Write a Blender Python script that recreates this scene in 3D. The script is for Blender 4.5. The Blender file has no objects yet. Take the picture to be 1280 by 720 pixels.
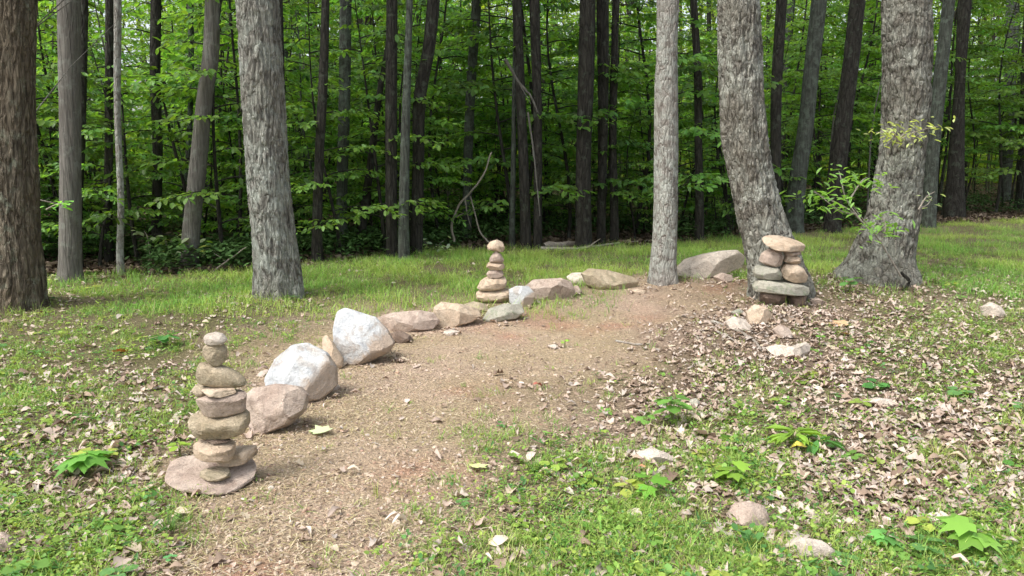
import bpy, math, random
import numpy as np
from mathutils import Vector, Matrix
from mathutils.bvhtree import BVHTree

random.seed(7)
RNG = np.random.default_rng(7)
PI = math.pi
sc = bpy.context.scene
COL = sc.collection

# ------------------------------------------------------------------ noise
def _hash(ix, iy, iz, seed):
    h = (ix.astype(np.int64) * 374761393 + iy.astype(np.int64) * 668265263 + iz.astype(np.int64) * 2147483647 + seed * 1274126177) & 0xffffffff
    h = ((h ^ (h >> 13)) * 1274126177) & 0xffffffff
    h = ((h ^ (h >> 16)) * 2246822519) & 0xffffffff
    h = h ^ (h >> 15)
    return (h & 0xffffff) / float(0xffffff)

def vnoise(p, seed=0):
    p = np.asarray(p, float)
    i = np.floor(p).astype(np.int64); f = p - i
    f = f * f * (3 - 2 * f)
    out = 0
    for dx in (0, 1):
        wx = f[:, 0] if dx else 1 - f[:, 0]
        for dy in (0, 1):
            wy = f[:, 1] if dy else 1 - f[:, 1]
            for dz in (0, 1):
                wz = f[:, 2] if dz else 1 - f[:, 2]
                out = out + wx * wy * wz * _hash(i[:, 0] + dx, i[:, 1] + dy, i[:, 2] + dz, seed)
    return out

def fbm(p, octv=4, seed=0, gain=0.5):
    p = np.asarray(p, float); a = 1.0; s = 0; t = 0
    for k in range(octv):
        s = s + a * vnoise(p * (2.03 ** k) + 17.3 * k, seed + k); t += a; a *= gain
    return s / t * 2 - 1          # -1..1

def n2(x, y, sc_, octv=3, seed=0):
    return fbm(np.stack([np.asarray(x) * sc_, np.asarray(y) * sc_, np.zeros_like(np.asarray(x, float))], 1), octv, seed)

# ------------------------------------------------------------------ camera
FPX = 949.0; CAMZ = 1.5; PITCH = math.radians(9.6)
cam_d = bpy.data.cameras.new('camera'); cam = bpy.data.objects.new('camera', cam_d); COL.objects.link(cam)
cam.location = (0, 0, CAMZ); cam.rotation_euler = (PI / 2 - PITCH, 0, 0)
cam_d.lens = FPX / 1280 * 36; cam_d.sensor_width = 36; cam_d.clip_end = 2000; cam_d.clip_start = 0.05
sc.camera = cam
CP, SP = math.cos(PITCH), math.sin(PITCH)

def ray(u, v):
    a = (u - 640) / FPX; b = (360 - v) / FPX
    return np.array([a, CP + b * SP, -SP + b * CP])

def proj(x, y, z=0.0):
    dz = z - CAMZ
    dep = y * CP - dz * SP
    up = y * SP + dz * CP
    dep = np.where(np.abs(dep) < 0.05, 0.05, dep)
    return 640 + FPX * x / dep, 360 - FPX * up / dep

def on_plane(u, v, Y):
    d = ray(u, v); t = Y / d[1]
    return d[0] * t, CAMZ + d[2] * t

# ------------------------------------------------------------------ ground masks (areas of the clearing, as ground positions)
def grid(rows):
    return np.array([[int(c) for c in r.replace(' ', '')] for r in rows], float) / 9.0
GM = grid(['00000000025667788', '01257899999888899', '45656665530012235', '43322100000000112',
           '32211000000001111', '21110000000000110', '11000000000000100', '10000000000000000',
           '00000000000000000', '00000000000000000', '00000000000000000', '00000000000000000'])
GG = grid(['00000000000000000', '44433333332222233', '66664433210013344', '88875300000012466',
           '88772000000113565', '97460000012244555', '66450000113346544', '77500000354575434',
           '88601000567675444', '88630002577665445', '88720003688877677', '98610013688887888'])
GL = grid(['00000000000000000', '11110000000011110', '11112100001368766', '22234000000599865',
           '23332000003899875', '35731000125898788', '47730000013966887', '45630000124647888',
           '23410000123339877', '22520001112235986', '22310001112234434', '22310001122223323'])
EDGE_U = np.array([-600, 0, 100, 300, 450, 600, 800, 900, 1000, 1100, 1280, 1900])
EDGE_V = np.array([352, 350, 345, 338, 324, 311, 306, 297, 290, 283, 276, 272])

def sample(g, u, v):
    fu = np.clip(u / 80.0, 0, 15.999); fv = np.clip((v - 280) / 40.0, 0, 10.999)
    i = fu.astype(int); j = fv.astype(int); a = fu - i; b = fv - j
    return (g[j, i] * (1 - a) * (1 - b) + g[j, i + 1] * a * (1 - b) + g[j + 1, i] * (1 - a) * b + g[j + 1, i + 1] * a * b)

def masks(x, y):
    x = np.asarray(x, float); y = np.asarray(y, float)
    yy = np.maximum(y, 1.6)
    nz = n2(x, y, 1.7, 3, 11); nz2 = n2(x, y, 0.9, 3, 23); nz3 = n2(x, y, 5.0, 2, 31)
    xw = x + 0.25 * nz2; yw = yy + 0.25 * nz
    u, v = proj(xw, np.maximum(yw, 1.5), 0.0)
    m = sample(GM, u, v); g = sample(GG, u, v); l = sample(GL, u, v)
    ue, ve = proj(x, yy, 0.0)
    ed = np.interp(ue, EDGE_U, EDGE_V) + 3 * nz
    open_ = np.clip((ve - ed) / 4.0 + 0.5, 0, 1)
    g = np.clip(g * 1.05 + 0.35 * (nz + 0.6 * nz3) * np.clip(g * 5, 0, 1), 0, 1)
    l = np.clip(l + 0.28 * nz2 - 0.2 * nz3, 0, 1) * np.clip(l * 6, 0, 1)
    m = np.clip(m + 0.2 * nz2 * (m > 0.05), 0, 1)
    return m * open_, g * open_, np.where(open_ < 0.5, 0.9, l), open_

MOUNDS = []   # x, y, height, radius
def H(x, y):
    x = np.asarray(x, float); y = np.asarray(y, float)
    h = 0.05 * n2(x, y, 0.35, 2, 3) + 0.018 * n2(x, y, 1.6, 3, 5) + 0.006 * n2(x, y, 9.0, 2, 6)
    far = np.clip((y - 18) / 60, 0, 1)
    h = h + far * 0.25 * n2(x, y, 0.08, 2, 9)
    for (mx, my, mh, mr) in MOUNDS:
        h = h + mh * np.exp(-((x - mx) ** 2 + (y - my) ** 2) / mr ** 2)
    # slightly trodden path
    u, v = proj(x, np.maximum(y, 1.5), 0)
    pg = 1 - np.clip(sample(GM, u, v) + sample(GG, u, v) + sample(GL, u, v), 0, 1)
    h = h - 0.035 * pg * (y < 12)
    return h

def Hs(x, y):
    return float(H(np.array([x]), np.array([y]))[0])

def ground_at(u, v):
    d = ray(u, v); z = 0.0
    for _ in range(8):
        t = (z - CAMZ) / d[2]; x, y = d[0] * t, d[1] * t
        z = Hs(x, y)
    return x, y, z

# mounds round the big trees and the loose soil under the right cairn
for (u, v, mh, mr) in ((22, 380, .08, .6), (347, 372, .09, .55), (830, 352, .05, .5), (975, 368, .10, .8), (1095, 350, .12, .9), (975, 400, .05, .5)):
    d = ray(u, v); t = -CAMZ / d[2]; MOUNDS.append((d[0] * t, d[1] * t, mh, mr))

# ------------------------------------------------------------------ mesh building
class Geo:
    def __init__(s): s.v = []; s.f = []; s.c = []; s.n = 0
    def add(s, v, f, c=None):
        v = np.asarray(v, float).reshape(-1, 3)
        s.v.append(v); s.f.append(np.asarray(f, np.int64) + s.n)
        if c is None: c = (.5, .5, .5)
        c = np.asarray(c, float)
        if c.ndim == 1: c = np.tile(c, (len(v), 1))
        s.c.append(c); s.n += len(v)
    def build(s, name, mat, parent=None, smooth=True):
        V = np.concatenate(s.v); C = np.concatenate(s.c)
        me = bpy.data.meshes.new(name)
        me.vertices.add(len(V)); me.vertices.foreach_set('co', V.astype(np.float32).ravel())
        li = np.concatenate([f.ravel() for f in s.f])
        cnt = np.concatenate([np.full(len(f), f.shape[1]) for f in s.f])
        st = np.concatenate([[0], np.cumsum(cnt)[:-1]])
        me.loops.add(len(li)); me.loops.foreach_set('vertex_index', li.astype(np.int32))
        me.polygons.add(len(cnt)); me.polygons.foreach_set('loop_start', st.astype(np.int32))
        me.polygons.foreach_set('loop_total', cnt.astype(np.int32))
        me.polygons.foreach_set('use_smooth', np.full(len(cnt), smooth))
        me.update(calc_edges=True); me.validate()
        a = me.color_attributes.new('col', 'FLOAT_COLOR', 'POINT')
        a.data.foreach_set('color', np.concatenate([C, np.ones((len(C), 1))], 1).astype(np.float32).ravel())
        me.materials.append(mat)
        o = bpy.data.objects.new(name, me); COL.objects.link(o)
        if parent: o.parent = parent
        return o

def tag(o, label=None, cat=None, group=None, kind=None):
    if label: o['label'] = label
    if cat: o['category'] = cat
    if group: o['group'] = group
    if kind: o['kind'] = kind
    return o

def thing(name, label, cat, loc=(0, 0, 0), group=None, rz=0):
    o = bpy.data.objects.new(name, None); COL.objects.link(o); o.location = loc; o.rotation_euler = (0, 0, rz)
    o.empty_display_size = .1
    return tag(o, label, cat, group)

def rotm(yaw, pitch, roll):
    cy, sy = np.cos(yaw), np.sin(yaw); cp, sp = np.cos(pitch), np.sin(pitch); cr, sr = np.cos(roll), np.sin(roll)
    N = len(yaw); R = np.zeros((N, 3, 3))
    # Rz * Ry(pitch) * Rx(roll)
    R[:, 0, 0] = cy * cp; R[:, 0, 1] = cy * sp * sr - sy * cr; R[:, 0, 2] = cy * sp * cr + sy * sr
    R[:, 1, 0] = sy * cp; R[:, 1, 1] = sy * sp * sr + cy * cr; R[:, 1, 2] = sy * sp * cr - cy * sr
    R[:, 2, 0] = -sp; R[:, 2, 1] = cp * sr; R[:, 2, 2] = cp * cr
    return R

def scatter(geo, tv, tf, pos, yaw, pitch, roll, S, col, vmul=None):
    N = len(pos)
    if N == 0: return
    tv = np.asarray(tv, float); tf = np.asarray(tf)
    S = np.asarray(S, float)
    if S.ndim == 1: S = np.stack([S, S, S], 1)
    R = rotm(yaw, pitch, roll)
    P = np.einsum('nij,nkj->nki', R, tv[None] * S[:, None, :]) + pos[:, None, :]
    F = tf[None] + (np.arange(N) * len(tv))[:, None, None]
    C = np.repeat(col[:, None, :], len(tv), 1)
    if vmul is not None: C = C * np.asarray(vmul)[None, :, None]
    geo.add(P.reshape(-1, 3), F.reshape(-1, tf.shape[1]), C.reshape(-1, 3))

def leaf_tpl(stations, widths, curl, bend, L=1.0, wob=0.0, rs=0):
    r = random.Random(rs)
    n = len(stations); v = [(0, 0, 0)]
    for s, w in zip(stations, widths):
        z = bend * math.sin(s * PI) + wob * r.uniform(-1, 1)
        v += [(s * L, w + r.uniform(-.02, .02), z + curl * w * w * 4 + wob * r.uniform(-1, 1)), (s * L, 0, z), (s * L, -w + r.uniform(-.02, .02), z + curl * w * w * 4 + wob * r.uniform(-1, 1))]
    v.append((L, 0, bend * .1)); t = len(v) - 1
    f = [(0, 2, 1), (0, 3, 2)]
    for k in range(n - 1):
        a = 1 + 3 * k; b = a + 3
        f += [(a, a + 1, b + 1), (a, b + 1, b), (a + 1, a + 2, b + 2), (a + 1, b + 2, b + 1)]
    a = 1 + 3 * (n - 1); f += [(a, a + 1, t), (a + 1, a + 2, t)]
    return np.array(v) - np.array([L / 2, 0, 0]), np.array(f)

DEAD = [leaf_tpl([.1, .28, .5, .72, .9], [.13, .26, .31, .24, .11], .45, .08, wob=.03, rs=1),
        leaf_tpl([.12, .27, .4, .55, .68, .85], [.12, .27, .15, .30, .17, .16], .35, -.06, wob=.045, rs=2),
        leaf_tpl([.1, .3, .5, .7, .9], [.15, .27, .30, .22, .09], -.5, .12, wob=.045, rs=3),
        leaf_tpl([.12, .27, .42, .56, .72, .88], [.16, .30, .16, .32, .20, .15], .65, .06, wob=.045, rs=4),
        leaf_tpl([.1, .3, .5, .7, .9], [.06, .12, .15, .12, .06], 2.5, .18, wob=.03, rs=5)]
SLEAF = (np.array([(0, 0, 0), (.28, .20, .05), (.68, .21, .05), (1, 0, -.06), (.68, -.21, .05), (.28, -.20, .05)]), np.array([(0, 3, 2, 1), (0, 5, 4, 3)]))
LANCE = (np.array([(0, 0, 0), (.3, .11, .04), (.65, .12, .03), (1, 0, -.12), (.65, -.12, .03), (.3, -.11, .04)]), np.array([(0, 3, 2, 1), (0, 5, 4, 3)]))
ROUND = (np.array([(0, 0, 0), (.2, .32, .06), (.7, .38, .05), (1, 0, .0), (.7, -.38, .05), (.2, -.32, .06)]), np.array([(0, 3, 2, 1), (0, 5, 4, 3)]))
def blade_tpl(bend):
    v = []; 
    for t, w in ((0, .5), (.35, .45), (.7, .3)):
        x = bend * t * t; z = t * (1 - .25 * abs(bend) * t)
        v += [(x, -w, z), (x, w, z)]
    v.append((bend, 0, 1 - .3 * abs(bend)))
    return np.array(v), np.array([(0, 1, 3), (0, 3, 2), (2, 3, 5), (2, 5, 4), (4, 5, 6)])
BL = [blade_tpl(.25), blade_tpl(.6), blade_tpl(1.0)]

# ------------------------------------------------------------------ materials
def mat_new(name):
    m = bpy.data.materials.new(name); m.use_nodes = True; nt = m.node_tree; nt.nodes.clear()
    out = nt.nodes.new('ShaderNodeOutputMaterial'); return m, nt, out
def N(nt, typ, **kw):
    n = nt.nodes.new(typ)
    for k, v in kw.items():
        if k in n.inputs: n.inputs[k].default_value = v
        else: setattr(n, k, v)
    return n
def mixc(nt, fac, a, b, blend='MIX'):
    n = nt.nodes.new('ShaderNodeMix'); n.data_type = 'RGBA'; n.blend_type = blend
    for sock, val in ((n.inputs[0], fac), (n.inputs[6], a), (n.inputs[7], b)):
        if hasattr(val, 'is_output'): nt.links.new(val, sock)
        elif isinstance(val, (int, float)): sock.default_value = val
        else: sock.default_value = (*val, 1)
    return n.outputs[2]
def ramp(nt, fac, stops):
    n = nt.nodes.new('ShaderNodeValToRGB'); e = n.color_ramp.elements
    while len(e) < len(stops): e.new(.5)
    for q, (p, c) in zip(e, stops):
        q.position = p; q.color = (*c, 1) if not isinstance(c, (int, float)) else (c, c, c, 1)
    nt.links.new(fac, n.inputs[0]); return n.outputs[0]

def leaf_mat(name, trans=.4, rough=.5, tint=(1.25, 1.15, .5), objvar=.0, spec=.3):
    m, nt, out = mat_new(name); L = nt.links.new
    at = N(nt, 'ShaderNodeAttribute', attribute_name='col'); c = at.outputs['Color']
    if objvar:
        oi = N(nt, 'ShaderNodeObjectInfo'); hs = N(nt, 'ShaderNodeHueSaturation')
        mr = N(nt, 'ShaderNodeMapRange'); mr.inputs[3].default_value = 1 - objvar; mr.inputs[4].default_value = 1 + objvar
        L(oi.outputs['Random'], mr.inputs[0]); L(mr.outputs[0], hs.inputs['Value']); L(c, hs.inputs['Color'])
        mr2 = N(nt, 'ShaderNodeMapRange'); mr2.inputs[3].default_value = .485; mr2.inputs[4].default_value = .512
        mth = N(nt, 'ShaderNodeMath', operation='FRACT'); m3 = N(nt, 'ShaderNodeMath', operation='MULTIPLY'); m3.inputs[1].default_value = 7.13
        L(oi.outputs['Random'], m3.inputs[0]); L(m3.outputs[0], mth.inputs[0]); L(mth.outputs[0], mr2.inputs[0]); L(mr2.outputs[0], hs.inputs['Hue'])
        c = hs.outputs['Color']
    p = N(nt, 'ShaderNodeBsdfPrincipled', Roughness=rough); p.inputs['Specular IOR Level'].default_value = spec; L(c, p.inputs['Base Color'])
    if trans > 0:
        t = N(nt, 'ShaderNodeBsdfTranslucent'); L(mixc(nt, 1.0, c, tint, 'MULTIPLY'), t.inputs['Color'])
        mx = N(nt, 'ShaderNodeMixShader'); mx.inputs[0].default_value = trans
        L(p.outputs[0], mx.inputs[1]); L(t.outputs[0], mx.inputs[2]); L(mx.outputs[0], out.inputs[0])
    else: L(p.outputs[0], out.inputs[0])
    return m

M_CROWN = leaf_mat('canopy_leaves', .5, .5, (1.9, 1.8, .45), .30)
M_SAP = leaf_mat('understorey_leaves', .48, .42, (1.8, 1.8, .6), .35, .35)
M_WEED = leaf_mat('weed_leaves', .35, .5, (1.3, 1.2, .5))
M_GRASS = leaf_mat('grass_blades', .35, .5, (1.3, 1.2, .5))
M_DEAD = leaf_mat('dead_leaves', .12, .75, (1.1, .9, .7), spec=.2)
M_STRAW = leaf_mat('dry_straw', .1, .8, (1.1, 1, .8), spec=.15)
M_CRUMB = leaf_mat('stone_chips', 0, .85, spec=.2)
M_LIT = leaf_mat('seedling_leaves', .35, .45, (1.2, 1.2, .5))

def soil_mat():
    m, nt, out = mat_new('forest_soil'); L = nt.links.new
    at = N(nt, 'ShaderNodeAttribute', attribute_name='col')
    tc = N(nt, 'ShaderNodeTexCoord')
    n1 = N(nt, 'ShaderNodeTexNoise', Scale=38.0, Detail=6.0, Roughness=.7); L(tc.outputs['Object'], n1.inputs['Vector'])
    n2_ = N(nt, 'ShaderNodeTexNoise', Scale=140.0, Detail=4.0, Roughness=.7); L(tc.outputs['Object'], n2_.inputs['Vector'])
    vo = N(nt, 'ShaderNodeTexVoronoi', Scale=55.0); L(tc.outputs['Object'], vo.inputs['Vector'])
    c = mixc(nt, 1.0, at.outputs['Color'], ramp(nt, n1.outputs['Fac'], [(.3, (.55, .55, .55)), (.5, (1, 1, 1)), (.72, (1.45, 1.4, 1.32))]), 'MULTIPLY')
    c = mixc(nt, .35, c, mixc(nt, 1.0, at.outputs['Color'], ramp(nt, vo.outputs['Color'], [(.2, (.6, .55, .5)), (.8, (1.5, 1.45, 1.4))]), 'MULTIPLY'))
    p = N(nt, 'ShaderNodeBsdfPrincipled', Roughness=.95); p.inputs['Specular IOR Level'].default_value = .1; L(c, p.inputs['Base Color'])
    ad = N(nt, 'ShaderNodeMath', operation='ADD'); L(n1.outputs['Fac'], ad.inputs[0]); L(n2_.outputs['Fac'], ad.inputs[1])
    ad2 = N(nt, 'ShaderNodeMath', operation='ADD'); L(ad.outputs[0], ad2.inputs[0]); L(vo.outputs['Distance'], ad2.inputs[1])
    b = N(nt, 'ShaderNodeBump', Strength=.9, Distance=.02); L(ad2.outputs[0], b.inputs['Height']); L(b.outputs[0], p.inputs['Normal'])
    L(p.outputs[0], out.inputs[0]); return m
M_SOIL = soil_mat()

def rock_mat(name, c1, c2, c3, sc1=2.5, lich=.25, low_right_tint=None):
    m, nt, out = mat_new(name); L = nt.links.new
    tc = N(nt, 'ShaderNodeTexCoord'); oi = N(nt, 'ShaderNodeObjectInfo')
    ml = N(nt, 'ShaderNodeVectorMath', operation='SCALE'); ml.inputs[0].default_value = (31, 17, 23); L(oi.outputs['Random'], ml.inputs['Scale'])
    va = N(nt, 'ShaderNodeVectorMath', operation='ADD'); L(tc.outputs['Object'], va.inputs[0]); L(ml.outputs[0], va.inputs[1])
    def ns(s, d=6.0, r=.6, dist=0.0):
        n = N(nt, 'ShaderNodeTexNoise', Scale=s, Detail=d, Roughness=r, Distortion=dist); L(va.outputs[0], n.inputs['Vector']); return n.outputs['Fac']
    a = ns(sc1 * 2, 6, .65, .6); b_ = ns(sc1 * 9, 6, .7); c_ = ns(sc1 * 40, 4, .7); e = ns(sc1 * 4, 5, .6, 1.2)
    c = mixc(nt, ramp(nt, a, [(.38, 0.0), (.62, 1.0)]), c1, c2)
    c = mixc(nt, ramp(nt, e, [(.60 - lich * .2, 0.0), (.68 - lich * .1, .8)]), c, c3)
    c = mixc(nt, 1.0, c, ramp(nt, b_, [(.25, (.68, .68, .68)), (.5, (1, 1, 1)), (.75, (1.22, 1.2, 1.18))]), 'MULTIPLY')
    c = mixc(nt, .35, c, mixc(nt, 1.0, c, ramp(nt, c_, [(.35, (.6, .58, .55)), (.6, (1.15, 1.15, 1.15))]), 'MULTIPLY'))
    if low_right_tint:  # tint grows towards the lower right, its edge broken by noise
        sx = N(nt, 'ShaderNodeSeparateXYZ'); L(tc.outputs['Generated'], sx.inputs[0])
        m1 = N(nt, 'ShaderNodeMath', operation='SUBTRACT'); L(sx.outputs[0], m1.inputs[0]); L(sx.outputs[2], m1.inputs[1])
        m2 = N(nt, 'ShaderNodeMath', operation='ADD'); L(m1.outputs[0], m2.inputs[0])
        m3 = N(nt, 'ShaderNodeMath', operation='MULTIPLY'); m3.inputs[1].default_value = 1.3; L(a, m3.inputs[0]); L(m3.outputs[0], m2.inputs[1])
        c = mixc(nt, ramp(nt, m2.outputs[0], [(.80, 0.0), (.98, .9)]), c, low_right_tint)
    p = N(nt, 'ShaderNodeBsdfPrincipled', Roughness=.85); p.inputs['Specular IOR Level'].default_value = .25; L(c, p.inputs['Base Color'])
    ad = N(nt, 'ShaderNodeMath', operation='MULTIPLY_ADD'); L(b_, ad.inputs[0]); ad.inputs[1].default_value = 2.0; L(c_, ad.inputs[2])
    b = N(nt, 'ShaderNodeBump', Strength=.8, Distance=.013); L(ad.outputs[0], b.inputs['Height']); L(b.outputs[0], p.inputs['Normal'])
    L(p.outputs[0], out.inputs[0]); return m

RM = {
 'pink': rock_mat('pinkish_sandstone', (.38, .295, .24), (.50, .41, .34), (.27, .205, .165)),
 'tan': rock_mat('tan_sandstone', (.46, .35, .25), (.55, .45, .34), (.32, .26, .19)),
 'olive': rock_mat('olive_sandstone', (.35, .285, .195), (.45, .38, .275), (.25, .22, .145), lich=.4),
 'grey': rock_mat('greenish_grey_stone', (.30, .29, .24), (.40, .38, .31), (.22, .25, .17), lich=.5),
 'white': rock_mat('white_quartzite', (.43, .45, .47), (.54, .55, .54), (.36, .32, .28), sc1=1.4, lich=.55, low_right_tint=(.36, .28, .21)),
 'pale': rock_mat('pale_stone', (.50, .43, .36), (.60, .53, .45), (.38, .32, .26)),
 'dark': rock_mat('dark_brown_stone', (.17, .12, .09), (.25, .19, .15), (.12, .10, .08)),
}

def bark_mat(name, ridge, furrow, lichen, vs=9.0, stretch=.24, la=.5, brown=None, bumpd=.03, lscale=7.0):
    m, nt, out = mat_new(name); L = nt.links.new
    tc = N(nt, 'ShaderNodeTexCoord'); mp = N(nt, 'ShaderNodeMapping'); mp.inputs['Scale'].default_value = (1, 1, stretch); L(tc.outputs['Object'], mp.inputs[0])
    nd = N(nt, 'ShaderNodeTexNoise', Scale=4.0, Detail=3.0); L(mp.outputs[0], nd.inputs['Vector'])
    mm = mixc(nt, .12, mp.outputs[0], nd.outputs['Color'], 'ADD')
    vo = N(nt, 'ShaderNodeTexVoronoi', Scale=vs, feature='DISTANCE_TO_EDGE'); L(mm, vo.inputs['Vector'])
    v2 = N(nt, 'ShaderNodeTexVoronoi', Scale=vs * 2.3, feature='DISTANCE_TO_EDGE'); L(mm, v2.inputs['Vector'])
    nf = N(nt, 'ShaderNodeTexNoise', Scale=vs * 3, Detail=6.0, Roughness=.7); L(mm, nf.inputs['Vector'])
    nl = N(nt, 'ShaderNodeTexNoise', Scale=lscale, Detail=8.0, Roughness=.72); L(tc.outputs['Object'], nl.inputs['Vector'])
    nb = N(nt, 'ShaderNodeTexNoise', Scale=1.1, Detail=4.0, Roughness=.6); L(tc.outputs['Object'], nb.inputs['Vector'])
    h1 = ramp(nt, vo.outputs['Distance'], [(0, 0.0), (.12, .75), (.3, 1.0)]); h2 = ramp(nt, v2.outputs['Distance'], [(0, 0.0), (.10, 1.0)])
    c = mixc(nt, h1, furrow, ridge)
    c = mixc(nt, .45, c, mixc(nt, h2, furrow, c))
    c = mixc(nt, 1.0, c, ramp(nt, nf.outputs['Fac'], [(.3, (.6, .6, .6)), (.7, (1.35, 1.33, 1.3))]), 'MULTIPLY')
    c = mixc(nt, ramp(nt, nl.outputs['Fac'], [(.60 - la * .18, 0.0), (.66 - la * .12, .85)]), c, lichen)
    if brown: c = mixc(nt, ramp(nt, nb.outputs['Fac'], [(.45, 0.0), (.62, .7)]), c, brown)
    p = N(nt, 'ShaderNodeBsdfPrincipled', Roughness=.9); p.inputs['Specular IOR Level'].default_value = .15; L(c, p.inputs['Base Color'])
    a1 = N(nt, 'ShaderNodeMath', operation='MULTIPLY_ADD'); L(h2, a1.inputs[0]); a1.inputs[1].default_value = .4; L(h1, a1.inputs[2])
    a2 = N(nt, 'ShaderNodeMath', operation='MULTIPLY_ADD'); L(nf.outputs['Fac'], a2.inputs[0]); a2.inputs[1].default_value = .9; L(a1.outputs[0], a2.inputs[2])
    b = N(nt, 'ShaderNodeBump', Strength=.85, Distance=bumpd); L(a2.outputs[0], b.inputs['Height']); L(b.outputs[0], p.inputs['Normal'])
    L(p.outputs[0], out.inputs[0]); return m
BM = {
 'oak': bark_mat('lichen_oak_bark', (.265, .26, .23), (.11, .105, .09), (.36, .385, .335), 18, .24, .85, (.21, .20, .165), bumpd=.03, lscale=5.0),
 'rough': bark_mat('rough_plate_bark', (.27, .255, .22), (.095, .088, .075), (.42, .43, .37), 17, .34, .85, (.20, .185, .15), bumpd=.04, lscale=5.0),
 'brown': bark_mat('brown_furrowed_bark', (.185, .16, .12), (.08, .065, .048), (.23, .24, .18), 14, .16, .3, (.14, .11, .075), .04),
 'smooth': bark_mat('smooth_grey_bark', (.155, .148, .132), (.115, .108, .096), (.19, .195, .17), 16, .08, .4, (.11, .10, .088), .008),
 'pale': bark_mat('pale_lichen_bark', (.33, .32, .29), (.17, .15, .13), (.44, .46, .41), 22, .3, .95, (.28, .25, .22), .02, 9.0),
 'dark': bark_mat('dark_forest_bark', (.050, .047, .040), (.025, .023, .02), (.075, .085, .065), 14, .2, .3, None, .02),
 'greygreen': bark_mat('mossy_grey_bark', (.085, .095, .08), (.05, .052, .045), (.12, .145, .115), 14, .15, .6, None, .012),
 'twig': bark_mat('pale_twig_bark', (.30, .27, .23), (.22, .19, .16), (.36, .35, .31), 30, .2, .3, None, .003),
}

# ------------------------------------------------------------------ terrain
def axis(lo, hi, step, far, g=1.13):
    a = list(np.arange(lo, hi, step)); s = step; x = a[-1]
    while x < far: s *= g; x += s; a.append(x)
    s = step; x = lo; b = []
    while x > -far: s *= g; x -= s; b.append(x)
    return np.array(b[::-1] + a)
xs = axis(-6.5, 7.5, .04, 400); ys = axis(1.6, 13.5, .04, 420)
ys = ys[ys > -30]
XX, YY = np.meshgrid(xs, ys); X = XX.ravel(); Y = YY.ravel()
hz = H(X, Y)
m_, g_, l_, o_ = masks(X, Y)
def c3(*c): return np.array(c)[None]
path = c3(.47, .36, .275); straw = c3(.36, .295, .17); rust = c3(.40, .21, .145)
t = np.clip(.5 + 1.6 * n2(X, Y, 1.4, 4, 41), 0, 1)[:, None]
col = path * (1 - t * .6) + straw * t * .6
uu, vv = proj(X, np.maximum(Y, 1.5), 0)
rr = np.zeros_like(X)
for (cu, cv, su, sv) in ((520, 600, 80, 28), (720, 395, 110, 14), (300, 715, 90, 20), (600, 480, 70, 14), (900, 365, 60, 12), (640, 410, 60, 8)):
    rr = np.maximum(rr, np.exp(-((uu - cu) / su) ** 2 - ((vv - cv) / sv) ** 2))
rr = np.clip(rr * (.15 + 1.5 * n2(X, Y, 3.0, 4, 43)), 0, .6)[:, None]
col = col * (1 - rr) + rust * rr
l2 = l_[:, None] * .8; col = col * (1 - l2) + c3(.135, .10, .075) * l2
g2 = np.clip(g_ + m_, 0, 1)[:, None] * .8; col = col * (1 - g2) + c3(.095, .095, .04) * g2
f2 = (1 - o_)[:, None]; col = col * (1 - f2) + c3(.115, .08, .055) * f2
ny, nx = XX.shape
idx = np.arange(nx * ny).reshape(ny, nx)
F = np.stack([idx[:-1, :-1].ravel(), idx[:-1, 1:].ravel(), idx[1:, 1:].ravel(), idx[1:, :-1].ravel()], 1)
G = Geo(); G.add(np.stack([X, Y, hz], 1), F, col)
tag(G.build('ground', M_SOIL), kind='structure')

# ------------------------------------------------------------------ rocks
import bmesh
def ico(sub):
    bm = bmesh.new(); bmesh.ops.create_icosphere(bm, subdivisions=sub, radius=1)
    v = np.array([p.co[:] for p in bm.verts]); v /= np.linalg.norm(v, axis=1)[:, None]
    f = np.array([[q.index for q in p.verts] for p in bm.faces]); bm.free(); return v, f
ICO = {k: ico(k) for k in (1, 2, 3, 4, 5)}
def eul(rx, ry, rz):
    from mathutils import Euler
    return np.array(Euler((rx, ry, rz)).to_matrix())

def finish_rock(P, f, name, mat, loc, label, cat='stone', group=None):
    G = Geo(); G.add(P, f); o = G.build(name, RM[mat]); o.location = loc
    me = o.data
    try: me.set_sharp_from_angle(angle=math.radians(17))
    except Exception: pass
    return tag(o, label, cat, group)

def cuts(P, r, k, dims, lo=.62, hi=.92, up=.2, front=.3):
    for _ in range(k):
        n = np.array([r.gauss(0, 1), r.gauss(0, 1) - front, r.gauss(0, 1) + up]); n /= np.linalg.norm(n)
        ns = n / dims * dims.mean(); ns /= np.linalg.norm(ns)
        s = P @ ns; d = s.max() * r.uniform(lo, hi)
        ov = np.clip(s - d, 0, None); P = P - ns[None] * (ov * .93)[:, None]
    return P

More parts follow.
